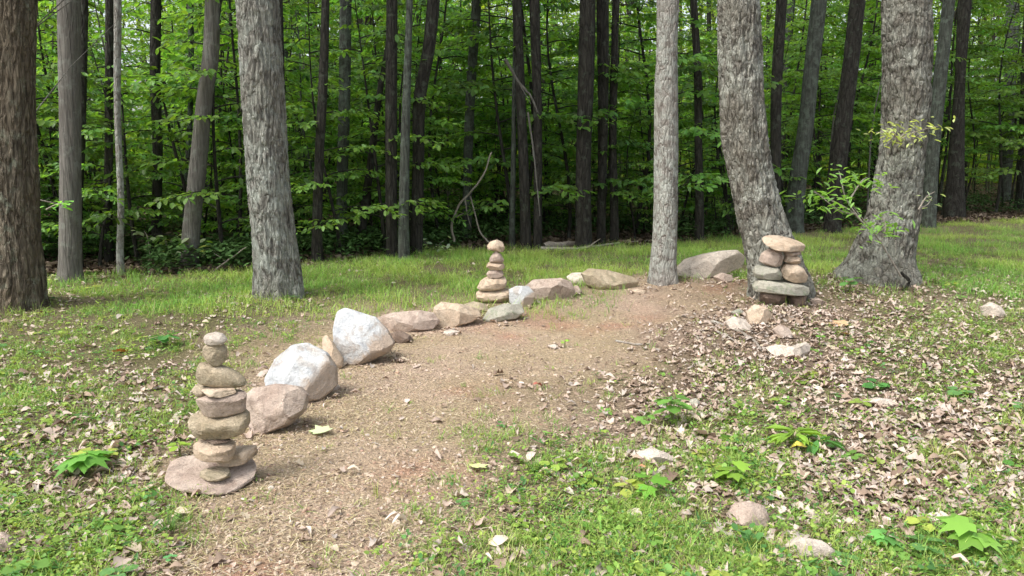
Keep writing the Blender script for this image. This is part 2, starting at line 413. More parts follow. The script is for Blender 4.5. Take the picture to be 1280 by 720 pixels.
def stone_verts(dims, seed, box=2.6, ncut=10, rough=.05, sub=4, plan=.10, wedge=0.0, lo=.7, bowl=0.0):
    """free stone: super-ellipsoid with wandering plan outline, broken faces and weathering"""
    r = random.Random(seed); n, f = ICO[sub]; dims = np.array(dims, float)
    rad = (np.abs(n[:, 0]) ** 2.3 + np.abs(n[:, 1]) ** 2.3) ** (1 / 2.3)
    rr = (rad ** box + np.abs(n[:, 2]) ** box) ** (-1 / box)
    P = n * rr[:, None]
    th = np.arctan2(n[:, 1], n[:, 0])
    w = 1 + plan * (np.sin(2 * th + r.uniform(0, 6)) * .6 + np.sin(3 * th + r.uniform(0, 6)) * .7 + np.sin(5 * th + r.uniform(0, 6)) * .4)
    P[:, :2] *= w[:, None]
    if wedge: P[:, 2] *= (1 + wedge * P[:, 0])
    if bowl: P[:, :2] *= (1 + bowl * (P[:, 2:3]))
    P = P * dims / 2
    P = cuts(P, r, int(ncut * 1.5), dims, lo - .04, .92, .0, .35)
    nz = fbm(n * 1.7 + seed * 3.1, 3, seed) * rough * 1.8 + fbm(n * 6 + seed, 3, seed + 5) * rough * .9
    P = P * (1 + nz[:, None])
    ext = P.max(0) - P.min(0); P = P * (dims / ext)
    P -= (P.max(0) + P.min(0)) / 2
    return P, f

def outline_verts(pts, s, D, seed, ncut=9, rough=.03, sub=4, lo=.72):
    """boulder whose front profile follows the outline seen, with real depth D"""
    r = random.Random(seed); n, f = ICO[sub]
    pts = np.array(pts, float); c = (pts.max(0) + pts.min(0)) / 2
    q = (pts - c) * s; q[:, 1] *= -1
    # densify polygon, polar radius
    Q = []
    for k in range(len(q)):
        a, b = q[k], q[(k + 1) % len(q)]
        for tt in np.linspace(0, 1, 12, endpoint=False): Q.append(a * (1 - tt) + b * tt)
    Q = np.array(Q); an = np.arctan2(Q[:, 1], Q[:, 0]); ra = np.hypot(Q[:, 0], Q[:, 1]); o = np.argsort(an)
    an, ra = an[o], ra[o]
    th = np.arctan2(n[:, 2], n[:, 0]); R = np.interp(th, np.concatenate([an - 2 * PI, an, an + 2 * PI]), np.tile(ra, 3))
    a = np.abs(n[:, 1]); cr = np.sqrt(np.clip(1 - a * a, 0, 1))
    rho = cr ** .75
    P = np.stack([np.cos(th) * R * rho, np.sign(n[:, 1]) * D / 2 * a ** .8, np.sin(th) * R * rho], 1)
    dims = np.array([np.ptp(q[:, 0]), D, np.ptp(q[:, 1])])
    for _ in range(ncut):
        nn = np.array([r.uniform(-.9, .9), -r.uniform(.5, 1.0), r.uniform(-.4, .9)]); ns = nn / dims * dims.mean(); ns /= np.linalg.norm(ns)
        sp = P @ ns; d = sp.max() * r.uniform(lo, .93)
        P = P - ns[None] * (np.clip(sp - d, 0, None) * .99)[:, None]
    nz = fbm(n * 2.2 + seed * 3.1, 3, seed) * rough * .9 + fbm(n * 9 + seed, 3, seed + 5) * rough * .45
    P = P * (1 + nz[:, None])
    return P, f, c

def boulder(name, pts, mat, label, seed, depth=.8, ncut=9, yfront=None, sub=5, group='stones edging the path', rough=.03, cat='boulder', lo=.66):
    pts = np.array(pts, float); u = pts[:, 0].mean(); vb = pts[:, 1].max()
    x, y, z = ground_at(u, vb - 2) if yfront is None else (0, yfront, 0)
    pts = (pts - pts.mean(0)) * (1.07, 1.04) + pts.mean(0)
    w = np.ptp(pts[:, 0]) * y / FPX
    D = w * depth; yc = y + D * .35
    beta = math.atan2(360 - (pts[:, 1].max() + pts[:, 1].min()) / 2, FPX) - PITCH
    dist = yc * 1.01
    s = dist / (FPX * math.cos(beta + PITCH)) if False else (yc * CP + (CAMZ) * SP) / FPX
    P, f, c = outline_verts(pts, s, D, seed, ncut, rough, sub, lo)
    P = P @ eul(beta * .9, 0, 0).T
    X0, Z0 = on_plane(c[0], c[1], yc)
    o = finish_rock(P, f, name, mat, (X0, yc, Z0), label, cat, group)
    # reach into the soil
    zb = Z0 + P[:, 2].min(); gz = Hs(X0, yc)
    lim_ = gz - min(.03, .12 * w)
    if zb > lim_: o.location.z -= zb - lim_
    STONES.append((X0, yc, max(w, D) / 2)); return o
STONES = []

def world_bvh(objs, ground=None):
    V = []; Fc = []; n = 0
    for o in objs:
        mw = np.array(Matrix.LocRotScale(o.location, o.rotation_euler, o.scale))
        v = np.empty(len(o.data.vertices) * 3, np.float32); o.data.vertices.foreach_get('co', v); v = v.reshape(-1, 3)
        v = v @ mw[:3, :3].T + mw[:3, 3]
        V += [Vector(p) for p in v.tolist()]; Fc += [[i + n for i in p.vertices] for p in o.data.polygons]; n += len(v)
    return BVHTree.FromPolygons(V, Fc)

def drop(o, P, supports, sink=.004, ground=True):
    """let stone o down until it touches what is below"""
    bv = world_bvh(supports) if supports else None
    lx, ly, lz = o.location
    low = P[P[:, 2] < np.percentile(P[:, 2], 60)]
    gz = H(low[:, 0] + lx, low[:, 1] + ly) if ground else None
    best = 1e9
    for k, p in enumerate(low):
        st = Vector((p[0] + lx, p[1] + ly, 6.0))
        if bv:
            hit = bv.ray_cast(st, Vector((0, 0, -1)))
            if hit[0] is not None: best = min(best, p[2] + lz - hit[0].z)
        if ground: best = min(best, p[2] + lz - gz[k])
    o.location.z = lz - best - sink

# ---- helper for stacked stones: px rectangle in plane at depth Yc
def stack(Yc, specs, group, vtop=None, hk=1.0):
    done = []
    s = (Yc * CP + CAMZ * SP) / FPX
    for sp in specs:
        name, (u0, u1, v0, v1), mat, label, kw = sp
        w = (u1 - u0) * s; hv = (v1 - v0) * s; d = w * kw.get('depth', .8)
        beta = PITCH + math.atan2((v0 + v1) / 2 - 360, FPX)
        if 'h' in kw: h = kw['h'] * s
        else: h = max((hv - .55 * d * math.sin(beta)) / math.cos(beta), hv * .35)
        h *= hk
        if 'out' in kw:
            ox, oy, sc_ = kw['src']; pl = [(ox + a / sc_, oy + b * hk ** 0 / sc_) for a, b in kw['out']]
            P, f, c_ = outline_verts(pl, s, d, kw.get('seed', len(done) + 3), kw.get('ncut', 9), .030, 4, kw.get('lo', .82))
            P[:, 2] *= hk; P = P @ eul(beta * .5, 0, 0).T
        else: P, f = stone_verts((w, d, h), kw.get('seed', len(done) + 3), kw.get('box', 4.2), kw.get('ncut', 10), kw.get('rough', .04), 4, kw.get('plan', .10), kw.get('wedge', 0), kw.get('lo', .7), kw.get('bowl', 0))
        P = P @ eul(kw.get('rx', 0), kw.get('ry', 0), kw.get('rz', 0)).T
        yo = Yc + kw.get('dy', 0)
        X0, Z0 = on_plane((u0 + u1) / 2, (v0 + v1) / 2, yo)
        o = finish_rock(P, f, name, mat, (X0, yo, Z0 + .3), label, 'stone', group)
        sup = [q for q in done]
        drop(o, P, sup, kw.get('sink', .006), ground=kw.get('ground', not done))
        done.append(o)
    if vtop:
        o = done[-1]; zt = o.location.z + max(v.co.z for v in o.data.vertices); z0 = Hs(o.location.x, Yc)
        want = on_plane(640, vtop, Yc)[1] + .004
        k = (want - z0) / (zt - z0); print('stack', k)
        if abs(k - 1) > .02:
            for q in done: bpy.data.objects.remove(q)
            return stack(Yc, specs, group, vtop if abs(k - 1) > .03 and hk == 1.0 else None, hk * k)
    return done

CG1 = 'stones of the front left cairn'
x1, y1, z1 = ground_at(262, 616)
c1 = stack(y1 + .10, [
 ('flat_stone', (225, 300, 592, 620), 'dark', 'dark brown stone half hidden under the pink base slab of the front left cairn', dict(h=9, seed=31, depth=.8)),
 ('flat_stone', (208, 318, 566, 612), 'pink', 'broad flat pinkish slab at the very bottom of the front left cairn', dict(h=10, seed=2, depth=.80, box=4, plan=.07, ncut=5, rx=.16, ry=.10, rough=.02)),
 ('flat_stone', (249, 287, 572, 592), 'olive', 'small tan stone wedged on the pink base slab of the front left cairn', dict(h=11, seed=5, dy=-.06)),
 ('stone', (266, 322, 550, 574), 'tan', 'long tan stone reaching right just above the base slab of the front left cairn', dict(h=17, seed=8, dy=.05, depth=.6, box=6, ncut=4, lo=.84, rx=.08, ry=-.22)),
 ('stone', (243, 292, 552, 580), 'tan', 'squarish pale tan block left side above the base slab of the front left cairn', dict(h=19, seed=6, dy=-.03, box=8, ncut=3, lo=.86, rough=.03, rx=.12, ry=.10)),
 ('flat_stone', (252, 290, 548, 560), 'dark', 'thin dark stone beneath the big rounded stone of the front left cairn', dict(h=5, seed=7)),
 ('stone', (237, 313, 512, 552), 'olive', 'large rounded olive bowl-shaped stone in the lower middle of the front left cairn', dict(h=34, seed=9, src=(180, 370, 2.77), out=[(158, 430), (170, 412), (200, 412), (260, 418), (320, 405), (350, 395), (368, 410), (365, 450), (345, 480), (290, 498), (220, 502), (175, 485), (160, 455)], depth=.5, ncut=5, lo=.8)),
 ('stone', (249, 312, 494, 528), 'pink', 'angular pinkish block tapering left above the rounded olive stone of the front left cairn', dict(h=28, seed=10, depth=.62, box=8, ncut=3, lo=.86, bowl=.12, rough=.03, rx=.10, ry=-.14)),
 ('flat_stone', (237, 268, 486, 499), 'olive', 'rounded end plate jutting left under the shell-shaped stone of the front left cairn', dict(h=11, seed=12, src=(180, 370, 2.77), out=[(158, 335), (175, 318), (205, 322), (225, 335), (215, 355), (180, 358), (160, 348)], dy=.02)),
 ('flat_stone', (252, 297, 488, 503), 'tan', 'thin split plate below the shell-shaped stone of the front left cairn', dict(h=9, seed=13, box=4, dy=-.02, ry=-.06)),
 ('stone', (247, 307, 460, 491), 'olive', 'wide shell-shaped olive stone at shoulder height of the front left cairn', dict(h=29, seed=14, src=(180, 370, 2.77), out=[(190, 275), (204, 248), (220, 262), (262, 262), (300, 276), (335, 300), (354, 326), (348, 338), (300, 342), (240, 340), (195, 328), (186, 300)], depth=.40, lo=.93, ncut=5, box=2.2, bowl=-.32, rough=.05)),
 ('stone', (255, 284, 432, 464), 'olive', 'upright head-like olive stone second from the top of the front left cairn', dict(h=32, seed=15, src=(180, 370, 2.77), out=[(213, 185), (230, 175), (280, 178), (288, 200), (285, 235), (265, 255), (245, 258), (225, 240), (210, 215)], depth=.8, box=3, ncut=10, bowl=.12)),
 ('stone', (254, 284, 417, 433), 'pale', 'pale grey rounded cap stone on top of the front left cairn', dict(h=14, seed=16, src=(180, 370, 2.77), out=[(208, 150), (215, 137), (245, 130), (270, 138), (285, 155), (275, 170), (240, 172), (212, 165)], depth=.8, ncut=5)),
], CG1, 417)

CG2 = 'stones of the middle cairn'
x2, y2, z2 = ground_at(615, 381)
c2 = stack(y2 + .15, [
 ('flat_stone', (593, 640, 360, 380), 'tan', 'long light tan stone at the bottom of the middle cairn', dict(h=16, seed=21, src=(460, 280, 3.556), out=[(475, 312), (490, 298), (560, 295), (620, 290), (632, 310), (625, 345), (560, 350), (500, 345), (478, 330)], depth=.7, box=3)),
 ('stone', (596, 634, 345, 364), 'tan', 'wide rounded tan stone second from the bottom of the middle cairn', dict(h=18, seed=22, src=(460, 280, 3.556), out=[(485, 285), (500, 255), (525, 238), (570, 240), (610, 235), (618, 262), (610, 288), (560, 298), (500, 298)], depth=.7)),
 ('stone', (607, 630, 336, 348), 'pink', 'short pinkish stone in the middle of the middle cairn', dict(h=12.5, seed=23, src=(460, 280, 3.556), out=[(522, 225), (535, 208), (575, 203), (598, 212), (600, 232), (575, 243), (535, 242)])),
 ('stone', (608, 631, 327, 338), 'tan', 'flat oval stone third from the top of the middle cairn', dict(h=11.5, seed=24, src=(460, 280, 3.556), out=[(527, 190), (535, 175), (570, 172), (605, 178), (610, 195), (595, 208), (545, 206)])),
 ('stone', (611, 631, 312, 328), 'pink', 'cone-shaped stone just under the cap of the middle cairn', dict(h=17, seed=25, src=(460, 280, 3.556), out=[(540, 155), (555, 130), (572, 115), (590, 130), (607, 160), (600, 172), (565, 172), (542, 168)], bowl=-.45, ncut=4)),
 ('stone', (609, 631, 300, 314), 'tan', 'rounded pale tan cap stone on top of the middle cairn', dict(h=14, seed=26, src=(460, 280, 3.556), out=[(530, 100), (545, 80), (575, 72), (600, 85), (610, 108), (600, 130), (565, 122), (535, 118)], ncut=5)),
], CG2, 300)

CG3 = 'stones of the right cairn by the leaning tree'
x3, y3, z3 = ground_at(975, 384)
c3s = stack(y3 + .15, [
 ('stone', (950, 982, 366, 388), 'dark', 'brown stone in the dark hollow under the right cairn', dict(h=19, seed=41)),
 ('stone', (986, 1008, 368, 386), 'dark', 'small dark stone propping the right end of the right cairn', dict(h=17, seed=42, ground=True)),
 ('flat_stone', (940, 1012, 354, 378), 'grey', 'wide greenish grey slab at the bottom of the right cairn', dict(h=15, seed=43, src=(820, 270, 3.13), out=[(378, 300), (400, 265), (440, 268), (490, 280), (560, 285), (600, 305), (590, 330), (540, 335), (480, 328), (420, 322), (382, 320)], depth=.6, ncut=6)),
 ('stone', (941, 977, 336, 358), 'grey', 'rounded grey stone lower left in the right cairn', dict(h=20, seed=44, src=(820, 270, 3.13), out=[(378, 240), (385, 215), (420, 210), (470, 218), (487, 245), (482, 270), (430, 270), (385, 262)], depth=.8)),
 ('stone', (975, 1009, 336, 365), 'tan', 'big rounded tan stone lower right in the right cairn', dict(h=26, seed=45, src=(820, 270, 3.13), out=[(487, 235), (500, 212), (540, 208), (570, 228), (590, 260), (585, 288), (540, 293), (500, 275), (488, 255)], depth=.8, box=2.2, ncut=6)),
 ('stone', (949, 978, 315, 341), 'pink', 'rounded pinkish stone upper left in the right cairn', dict(h=24, seed=46, src=(820, 270, 3.13), out=[(405, 195), (415, 165), (440, 143), (480, 148), (495, 175), (490, 210), (465, 220), (425, 208)], depth=.9)),
 ('stone', (978, 1001, 327, 341), 'tan', 'smaller tan stone upper right in the right cairn', dict(h=13, seed=47, src=(820, 270, 3.13), out=[(495, 205), (505, 180), (545, 180), (562, 195), (560, 215), (520, 215)], depth=.9)),
 ('flat_stone', (979, 1001, 319, 329), 'pink', 'thin reddish stone right below the cap slab of the right cairn', dict(h=8.5, seed=48, src=(820, 270, 3.13), out=[(500, 172), (515, 158), (560, 158), (565, 175), (530, 184), (502, 182)])),
 ('flat_stone', (952, 1006, 296, 321), 'tan', 'wide flat pale slab capping the right cairn', dict(h=11, seed=49, depth=.75, box=3.6, plan=.07, ncut=5, ry=.16, rx=.30, rough=.02)),
], CG3, 296)

# ---- the row of stones edging the path
B = boulder
B('boulder', [(305, 497), (318, 486), (345, 481), (372, 484), (382, 494), (379, 512), (362, 530), (335, 541), (315, 546), (306, 530)], 'pink', 'blocky pinkish tan boulder directly behind the front left cairn', 101, .8, 12, lo=.68)
B('boulder', [(335, 474), (345, 450), (366, 433), (383, 430), (405, 441), (417, 458), (418, 480), (402, 498), (384, 505), (360, 498), (338, 484)], 'white', 'bulky rounded white boulder in the path edge, nearer of the two white ones', 102, .8, 12, lo=.7)
B('stone', [(400, 421), (406, 418), (416, 428), (428, 448), (428, 458), (420, 463), (411, 450), (403, 433)], 'tan', 'thin tan slab standing upright between the two white boulders', 103, .8, 6)
B('stone', [(388, 432), (398, 427), (407, 432), (408, 446), (396, 450)], 'olive', 'small olive stone leaning behind the nearer white boulder', 104, .8, 5, yfront=5.75)
B('boulder', [(419, 412), (424, 391), (432, 386), (452, 392), (468, 397), (482, 412), (491, 428), (484, 440), (466, 449), (449, 458), (436, 456), (421, 440)], 'white', 'pointed white boulder with tan right side farther along the path edge', 105, .7, 12, lo=.7)
B('stone', [(487, 417), (500, 413), (512, 419), (513, 426), (502, 431), (489, 431)], 'dark', 'small dark brown stone beside the pointed white boulder', 106, .9, 5)
B('boulder', [(474, 397), (492, 391), (525, 388), (540, 391), (548, 402), (540, 411), (510, 417), (488, 416), (478, 408)], 'pink', 'long low pinkish brown boulder just past the pointed white one', 107, .6, 8)
B('boulder', [(544, 384), (553, 378), (575, 380), (596, 386), (599, 394), (590, 402), (570, 409), (550, 411), (543, 400)], 'tan', 'rounded tan boulder left of the greenish grey one near the middle cairn', 108, .7, 8)
B('boulder', [(604, 399), (612, 386), (630, 380), (650, 381), (654, 390), (645, 398), (622, 403), (608, 404)], 'grey', 'greenish grey boulder in front of the middle cairn', 109, .7, 7)
B('stone', [(580, 381), (592, 377), (606, 380), (611, 388), (600, 392), (584, 390)], 'olive', 'low olive stone at the left foot of the middle cairn', 110, .7, 5)
B('boulder', [(637, 362), (646, 358), (660, 358), (667, 366), (666, 378), (658, 386), (645, 385), (638, 378)], 'white', 'small bluish white boulder right against the middle cairn', 111, .9, 7)
B('boulder', [(658, 358), (668, 350), (700, 348), (713, 353), (718, 366), (714, 374), (690, 377), (668, 376), (660, 370)], 'pink', 'broad pinkish brown boulder right of the small bluish white one', 112, .7, 8)
B('stone', [(714, 359), (722, 357), (727, 364), (724, 370), (715, 371)], 'pink', 'little pink stone under the pale flat stone right of the middle cairn', 113, .9, 4)
pst = B('stone', [(709, 346), (716, 341), (732, 341), (740, 347), (737, 355), (724, 359), (713, 355)], 'pale', 'pale pinkish stone perched between two long boulders right of the middle cairn', 114, .8, 5, yfront=9.15)
B('boulder', [(728, 342), (738, 336), (760, 338), (788, 346), (797, 352), (794, 360), (770, 364), (745, 362), (735, 356)], 'olive', 'long olive tan boulder ending the row before the slender pale tree', 115, .55, 8)
B('stone', [(790, 363), (797, 361), (806, 363), (805, 368), (793, 369)], 'tan', 'tiny tan stone at the left foot of the slender pale tree', 116, .9, 4)
B('boulder', [(849, 334), (858, 324), (878, 318), (900, 314), (918, 313), (928, 322), (926, 334), (905, 342), (880, 348), (856, 350), (850, 344)], 'pale', 'big long pale boulder between the slender pale tree and the leaning tree', 117, .5, 9)
B('stone', [(892, 346), (902, 341), (914, 344), (916, 352), (900, 356)], 'pink', 'small pinkish stone lying before the big long pale boulder', 118, .8, 4)
G4 = 'loose stones around the right cairn'
B('stone', [(934, 390), (944, 381), (956, 384), (964, 394), (960, 404), (944, 408), (936, 404)], 'tan', 'angular tan stone leaning at the left foot of the right cairn', 120, .8, 7, group=G4)
B('stone', [(908, 402), (917, 396), (930, 399), (938, 408), (936, 415), (922, 416), (912, 411)], 'pale', 'pale wedge stone on the path side of the right cairn', 121, .8, 6, group=G4)
B('stone', [(914, 390), (924, 386), (930, 390), (929, 396), (918, 397)], 'grey', 'small bluish grey stone behind the pale wedge stone by the right cairn', 122, .8, 4, group=G4)
B('stone', [(959, 434), (975, 431), (992, 434), (1008, 428), (1013, 433), (1006, 444), (988, 449), (968, 447)], 'pale', 'flat pale pinkish stone among leaves in front of the right cairn', 123, .8, 6, group=G4)
B('stone', [(1012, 376), (1020, 372), (1029, 376), (1027, 383), (1016, 384)], 'pink', 'small pinkish stone at the right foot of the right cairn', 124, .9, 4, group=G4)
B('stone', [(966, 412), (975, 406), (986, 410), (990, 420), (975, 424)], 'pink', 'brownish pink stone between leaves just in front of the right cairn', 125, .8, 5, group=G4)
G5 = 'stones lying in the foreground litter'
B('stone', [(912, 642), (920, 631), (938, 627), (954, 633), (959, 647), (952, 660), (932, 664), (916, 657)], 'pink', 'round mottled pinkish grey stone in the foreground weeds', 130, .9, 8, group=G5)
B('flat_stone', [(1082, 500), (1096, 497), (1112, 499), (1118, 505), (1110, 510), (1092, 509)], 'pale', 'thin bright white flat stone on leaves at the right', 131, .8, 4, group=G5)
B('flat_stone', [(982, 682), (1000, 672), (1025, 676), (1043, 690), (1036, 700), (1005, 700), (988, 694)], 'pale', 'broad pale flat stone sunk in the bottom right weeds', 132, .8, 6, group=G5)
B('stone', [(1228, 384), (1238, 378), (1250, 384), (1254, 394), (1240, 400), (1230, 394)], 'pale', 'pale stone in the yellowish grass at the far right', 133, .8, 5, group=G5)
B('stone', [(796, 566), (815, 560), (832, 566), (846, 576), (830, 582), (806, 578)], 'pale', 'low cream stone between the two green seedlings in the foreground', 134, .8, 6, group=G5)
B('stone', [(-14, 670), (0, 666), (12, 672), (16, 684), (4, 694), (-14, 690)], 'pink', 'rosy stone cut by the bottom left picture edge', 135, .8, 5, group=G5)
B('stone', [(862, 500), (870, 498), (876, 504), (872, 511), (863, 510)], 'grey', 'small bluish grey pebble right of the leafy green weed', 136, .9, 4, group=G5)
B('flat_stone', [(270, 500), (280, 497), (290, 500), (286, 505), (272, 505)], 'grey', 'flat grey stone behind the front left cairn', 137, .8, 4, group=G5, yfront=4.6)
B('stone', [(555, 414), (564, 412), (574, 414), (572, 420), (558, 421)], 'pale', 'pale pebble at the foot of the rounded tan boulder', 138, .9, 4, group=G5)
B('stone', [(684, 432), (694, 430), (700, 434), (692, 438)], 'pale', 'white pebble in the middle of the dirt path', 139, .9, 4, group=G5)

# ------------------------------------------------------------------ trunks
def spline(pts, zq):
    pts = np.array(pts, float); z = pts[:, 0]; out = []
    for k in range(1, pts.shape[1]):
        # monotone-ish cubic via Catmull-Rom on non-uniform z
        y = pts[:, k]; m = np.gradient(y, z); i = np.clip(np.searchsorted(z, zq) - 1, 0, len(z) - 2)
        h = z[i + 1] - z[i]; t = np.clip((zq - z[i]) / h, 0, 1)
        out.append((2 * t ** 3 - 3 * t ** 2 + 1) * y[i] + (t ** 3 - 2 * t ** 2 + t) * h * m[i] + (-2 * t ** 3 + 3 * t ** 2) * y[i + 1] + (t ** 3 - t ** 2) * h * m[i + 1])
    return np.stack(out, 1)

def trunk_verts(pts, seg, dz, zvis, amp=.02, seed=0, flare=.35, ridge=9.0, lobes=5):
    """pts: (z, x, y, r) relative to the base; bark relief is in the mesh"""
    z0, z1 = pts[0][0], pts[-1][0]
    zq = list(np.arange(z0, min(zvis, z1), dz)) + list(np.linspace(min(zvis, z1), z1, 10 if z1 > zvis else 1))
    zq = np.array(zq); c = spline(pts, zq)
    th = np.linspace(0, 2 * PI, seg, endpoint=False); T, Zg = np.meshgrid(th, zq)
    r = np.repeat(c[:, 2][:, None], seg, 1)
    fl = flare * np.exp(-np.clip(Zg - z0 - .1, 0, None) / .22)
    r = r * (1 + fl * (.5 + .5 * np.sin(lobes * T + seed) * .9))
    if amp:
        tw = T + .15 * np.sin(Zg * 1.3 + seed)
        q = np.stack([np.cos(tw).ravel() * ridge * .5, np.sin(tw).ravel() * ridge * .5, Zg.ravel() * ridge * .35], 1)
        a = vnoise(q * 1.6, seed); b = vnoise(q * np.array([3.4, 3.4, 3.0]) + 9, seed + 1)
        rg = (1 - np.abs(a * 2 - 1) * 1.4) * .6 + (1 - np.abs(b * 2 - 1)) * .4
        big = fbm(q * .22, 2, seed + 4)
        r = r + (amp * (rg - .5)).reshape(r.shape) + (.35 * amp * 2.6 * big).reshape(r.shape)
    x = c[:, 0][:, None] + r * np.cos(T); y = c[:, 1][:, None] + r * np.sin(T)
    V = np.stack([x, y, Zg], 2).reshape(-1, 3); n = len(zq)
    id_ = np.arange(n * seg).reshape(n, seg); nx_ = np.roll(id_, -1, 1)
    F = np.stack([id_[:-1].ravel(), nx_[:-1].ravel(), nx_[1:].ravel(), id_[1:].ravel()], 1)
    return V, F

def tube(P, R, seg=6):
    P = np.array(P, float); R = np.array(R, float); n = len(P)
    T = np.gradient(P, axis=0); T /= np.linalg.norm(T, axis=1)[:, None] + 1e-9
    ref = np.array([0, 0, 1.0]) if abs(T[0, 2]) < .8 else np.array([1.0, 0, 0])
    A = np.cross(T, ref); A /= np.linalg.norm(A, axis=1)[:, None] + 1e-9; Bn = np.cross(T, A)
    th = np.linspace(0, 2 * PI, seg, endpoint=False)
    V = P[:, None] + R[:, None, None] * (np.cos(th)[None, :, None] * A[:, None] + np.sin(th)[None, :, None] * Bn[:, None])
    id_ = np.arange(n * seg).reshape(n, seg); nx_ = np.roll(id_, -1, 1)
    return V.reshape(-1, 3), np.stack([id_[:-1].ravel(), nx_[:-1].ravel(), nx_[1:].ravel(), id_[1:].ravel()], 1)

def green(n, base=(.055, .115, .022), var=.35, r=RNG, yel=.25):
    b = np.tile(np.array(base), (n, 1)) * (1 + var * r.uniform(-1, 1, (n, 1)))
    y = (r.random((n, 1)) * yel) * np.array([[.06, .06, -.005]])
    return np.clip(b + y, .003, 1)

# crowns (shared meshes)
def crown_mesh(name, seed, nclump, per, rx, rz, leaf):
    r = np.random.default_rng(seed); G = Geo()
    d = r.normal(size=(nclump, 3)); d /= np.linalg.norm(d, axis=1)[:, None]
    C = d * (r.random((nclump, 1)) ** .45) * np.array([rx, rx, rz])
    P = np.repeat(C, per, 0) + r.normal(size=(nclump * per, 3)) * np.array([.55, .55, .20])
    n = len(P)
    scatter(G, SLEAF[0], SLEAF[1], P, r.uniform(0, 2 * PI, n), r.normal(.2, .45, n), r.normal(0, .5, n), leaf * r.uniform(.7, 1.3, n), green(n, (.085, .165, .030), .3, r))
    for c in C[::4]:
        st = np.array([0, 0, -rz * .9 + .3 * c[2]]); mid = (st + c) / 2 + np.array([0, 0, -.2])
        v, f = tube([st, mid, c], [.05, .03, .012], 5); G.add(v, f, (.07, .06, .05))
    o = G.build(name, M_CROWN); me = o.data; bpy.data.objects.remove(o); return me
CROWNS = [crown_mesh('crown', 50 + k, 28, 55, 3.3, 2.6, .17) for k in range(3)]
THIN = [crown_mesh('crown', 60 + k, 26, 40, 2.4, 1.8, .15) for k in range(2)]

def add_crown(root, me, loc, s, rz, name='crown'):
    o = bpy.data.objects.new(name, me); COL.objects.link(o); o.parent = root
    o.location = loc; o.scale = (s, s, s * random.uniform(.8, 1.1)); o.rotation_euler = (0, 0, rz); return o

def traced_tree(label, vbase, prof, bark, seg=40, dz=.06, amp=.0, seed=0, flare=.25, top=9.5, crown='full', group=None, ridge=9.0, cs=1.0, u0=None, lobes=5):
    """prof: list of (v, u_centre, width) down the trunk as seen; depth from where it meets the ground"""
    prof = sorted(prof); ub = prof[-1][1]
    x, Yc, z = ground_at(ub, vbase)
    k = (lambda u, v: on_plane(u, v, Yc))
    pts = []
    for (v, u, w) in prof[::-1]:
        X0, Z0 = k(u, v); s = Yc / FPX / (CP + (360 - v) / FPX * SP) / math.sqrt(1 + ((u - 640) / FPX) ** 2)
        pts.append([Z0, X0, Yc, w * s / 2])
    bx, by = pts[0][1], Yc; gz = Hs(bx, by)
    pts[0][0] = min(pts[0][0], gz + .05)
    pts = [[gz - .15, pts[0][1], Yc, pts[0][3] * 1.02]] + [p for p in pts if p[0] > gz - .1]
    a, b = pts[-2], pts[-1]; sl = (b[1] - a[1]) / max(b[0] - a[0], .3); sl = max(-.18, min(.18, sl))
    zt = b[0]
    for q in (.4, 1.0):
        z_ = zt + (top - zt) * q; pts.append([z_, b[1] + sl * .7 * (z_ - zt) , Yc + .15 * q, b[3] * (1 - .55 * q)])
    root = thing('tree', label, 'tree', (bx, by, gz), group)
    rel = [(p[0] - gz, p[1] - bx, p[2] - by, p[3]) for p in pts]
    V, F = trunk_verts(rel, seg, dz, zt - gz + .3, amp, seed, flare, ridge, lobes)
    G = Geo(); G.add(V, F)
    t = rel[-1]
    r = random.Random(seed)
    for q in range(4):
        an = r.uniform(0, 6.28); zz = t[0] - r.uniform(.3, 1.6)
        zf = (zz - rel[-2][0]) / (t[0] - rel[-2][0]); bx_ = rel[-2][1] + (t[1] - rel[-2][1]) * zf; by_ = rel[-2][2] + (t[2] - rel[-2][2]) * zf
        v, f = tube([(bx_, by_, zz), (bx_ + .7 * math.cos(an), by_ + .7 * math.sin(an), zz + .6), (bx_ + 1.7 * math.cos(an), by_ + 1.7 * math.sin(an), zz + 1.3)], [t[3] * .7, t[3] * .45, t[3] * .2], 7); G.add(v, f)
    G.build('trunk', BM[bark], root)
    me = (CROWNS[seed % 3] if crown == 'full' and seed % 2 else THIN[seed % 2])
    add_crown(root, me, (t[1], t[2], t[0] + 1.2 * cs), cs, r.uniform(0, 6))
    TREES.append((bx, by)); return root
TREES = []
TT = traced_tree
TT('massive brown furrowed trunk cut by the left picture edge', 380, [(0, 16, 60), (100, 14, 62), (200, 18, 62), (300, 22, 60), (345, 24, 64), (378, 22, 72)], 'brown', 110, .018, .03, 1, .2, 9, 'thin', ridge=14)
TT('thin pale young trunk leaning against the right side of the massive brown left tree', 372, [(250, 42, 6), (300, 46, 9), (340, 50, 10), (370, 53, 12)], 'smooth', 20, .05, .003, 31, .3, 3.2, 'thin', cs=.35)
TT('smooth dark grey trunk second from the left edge', 352, [(0, 86, 30), (100, 87, 28), (200, 88, 27), (300, 88, 29), (340, 88, 31), (352, 88, 34)], 'smooth', 60, .03, .008, 2, .2, 9, 'thin', ridge=8)
TT('dark trunk half hidden behind the smooth dark grey left trunk', 338, [(0, 104, 13), (150, 102, 12), (335, 99, 12)], 'dark', seed=3, crown='full')
TT('dark straight trunk left of the thin pale pole in the left woods', 330, [(0, 137, 11), (180, 136, 11), (330, 137, 12)], 'dark', seed=4)
TT('thin pale pole-like trunk in the left woods', 343, [(0, 147, 10), (150, 147, 9), (250, 151, 9), (340, 151, 10)], 'pale', 20, .05, .003, 5, .1, 9, 'thin')
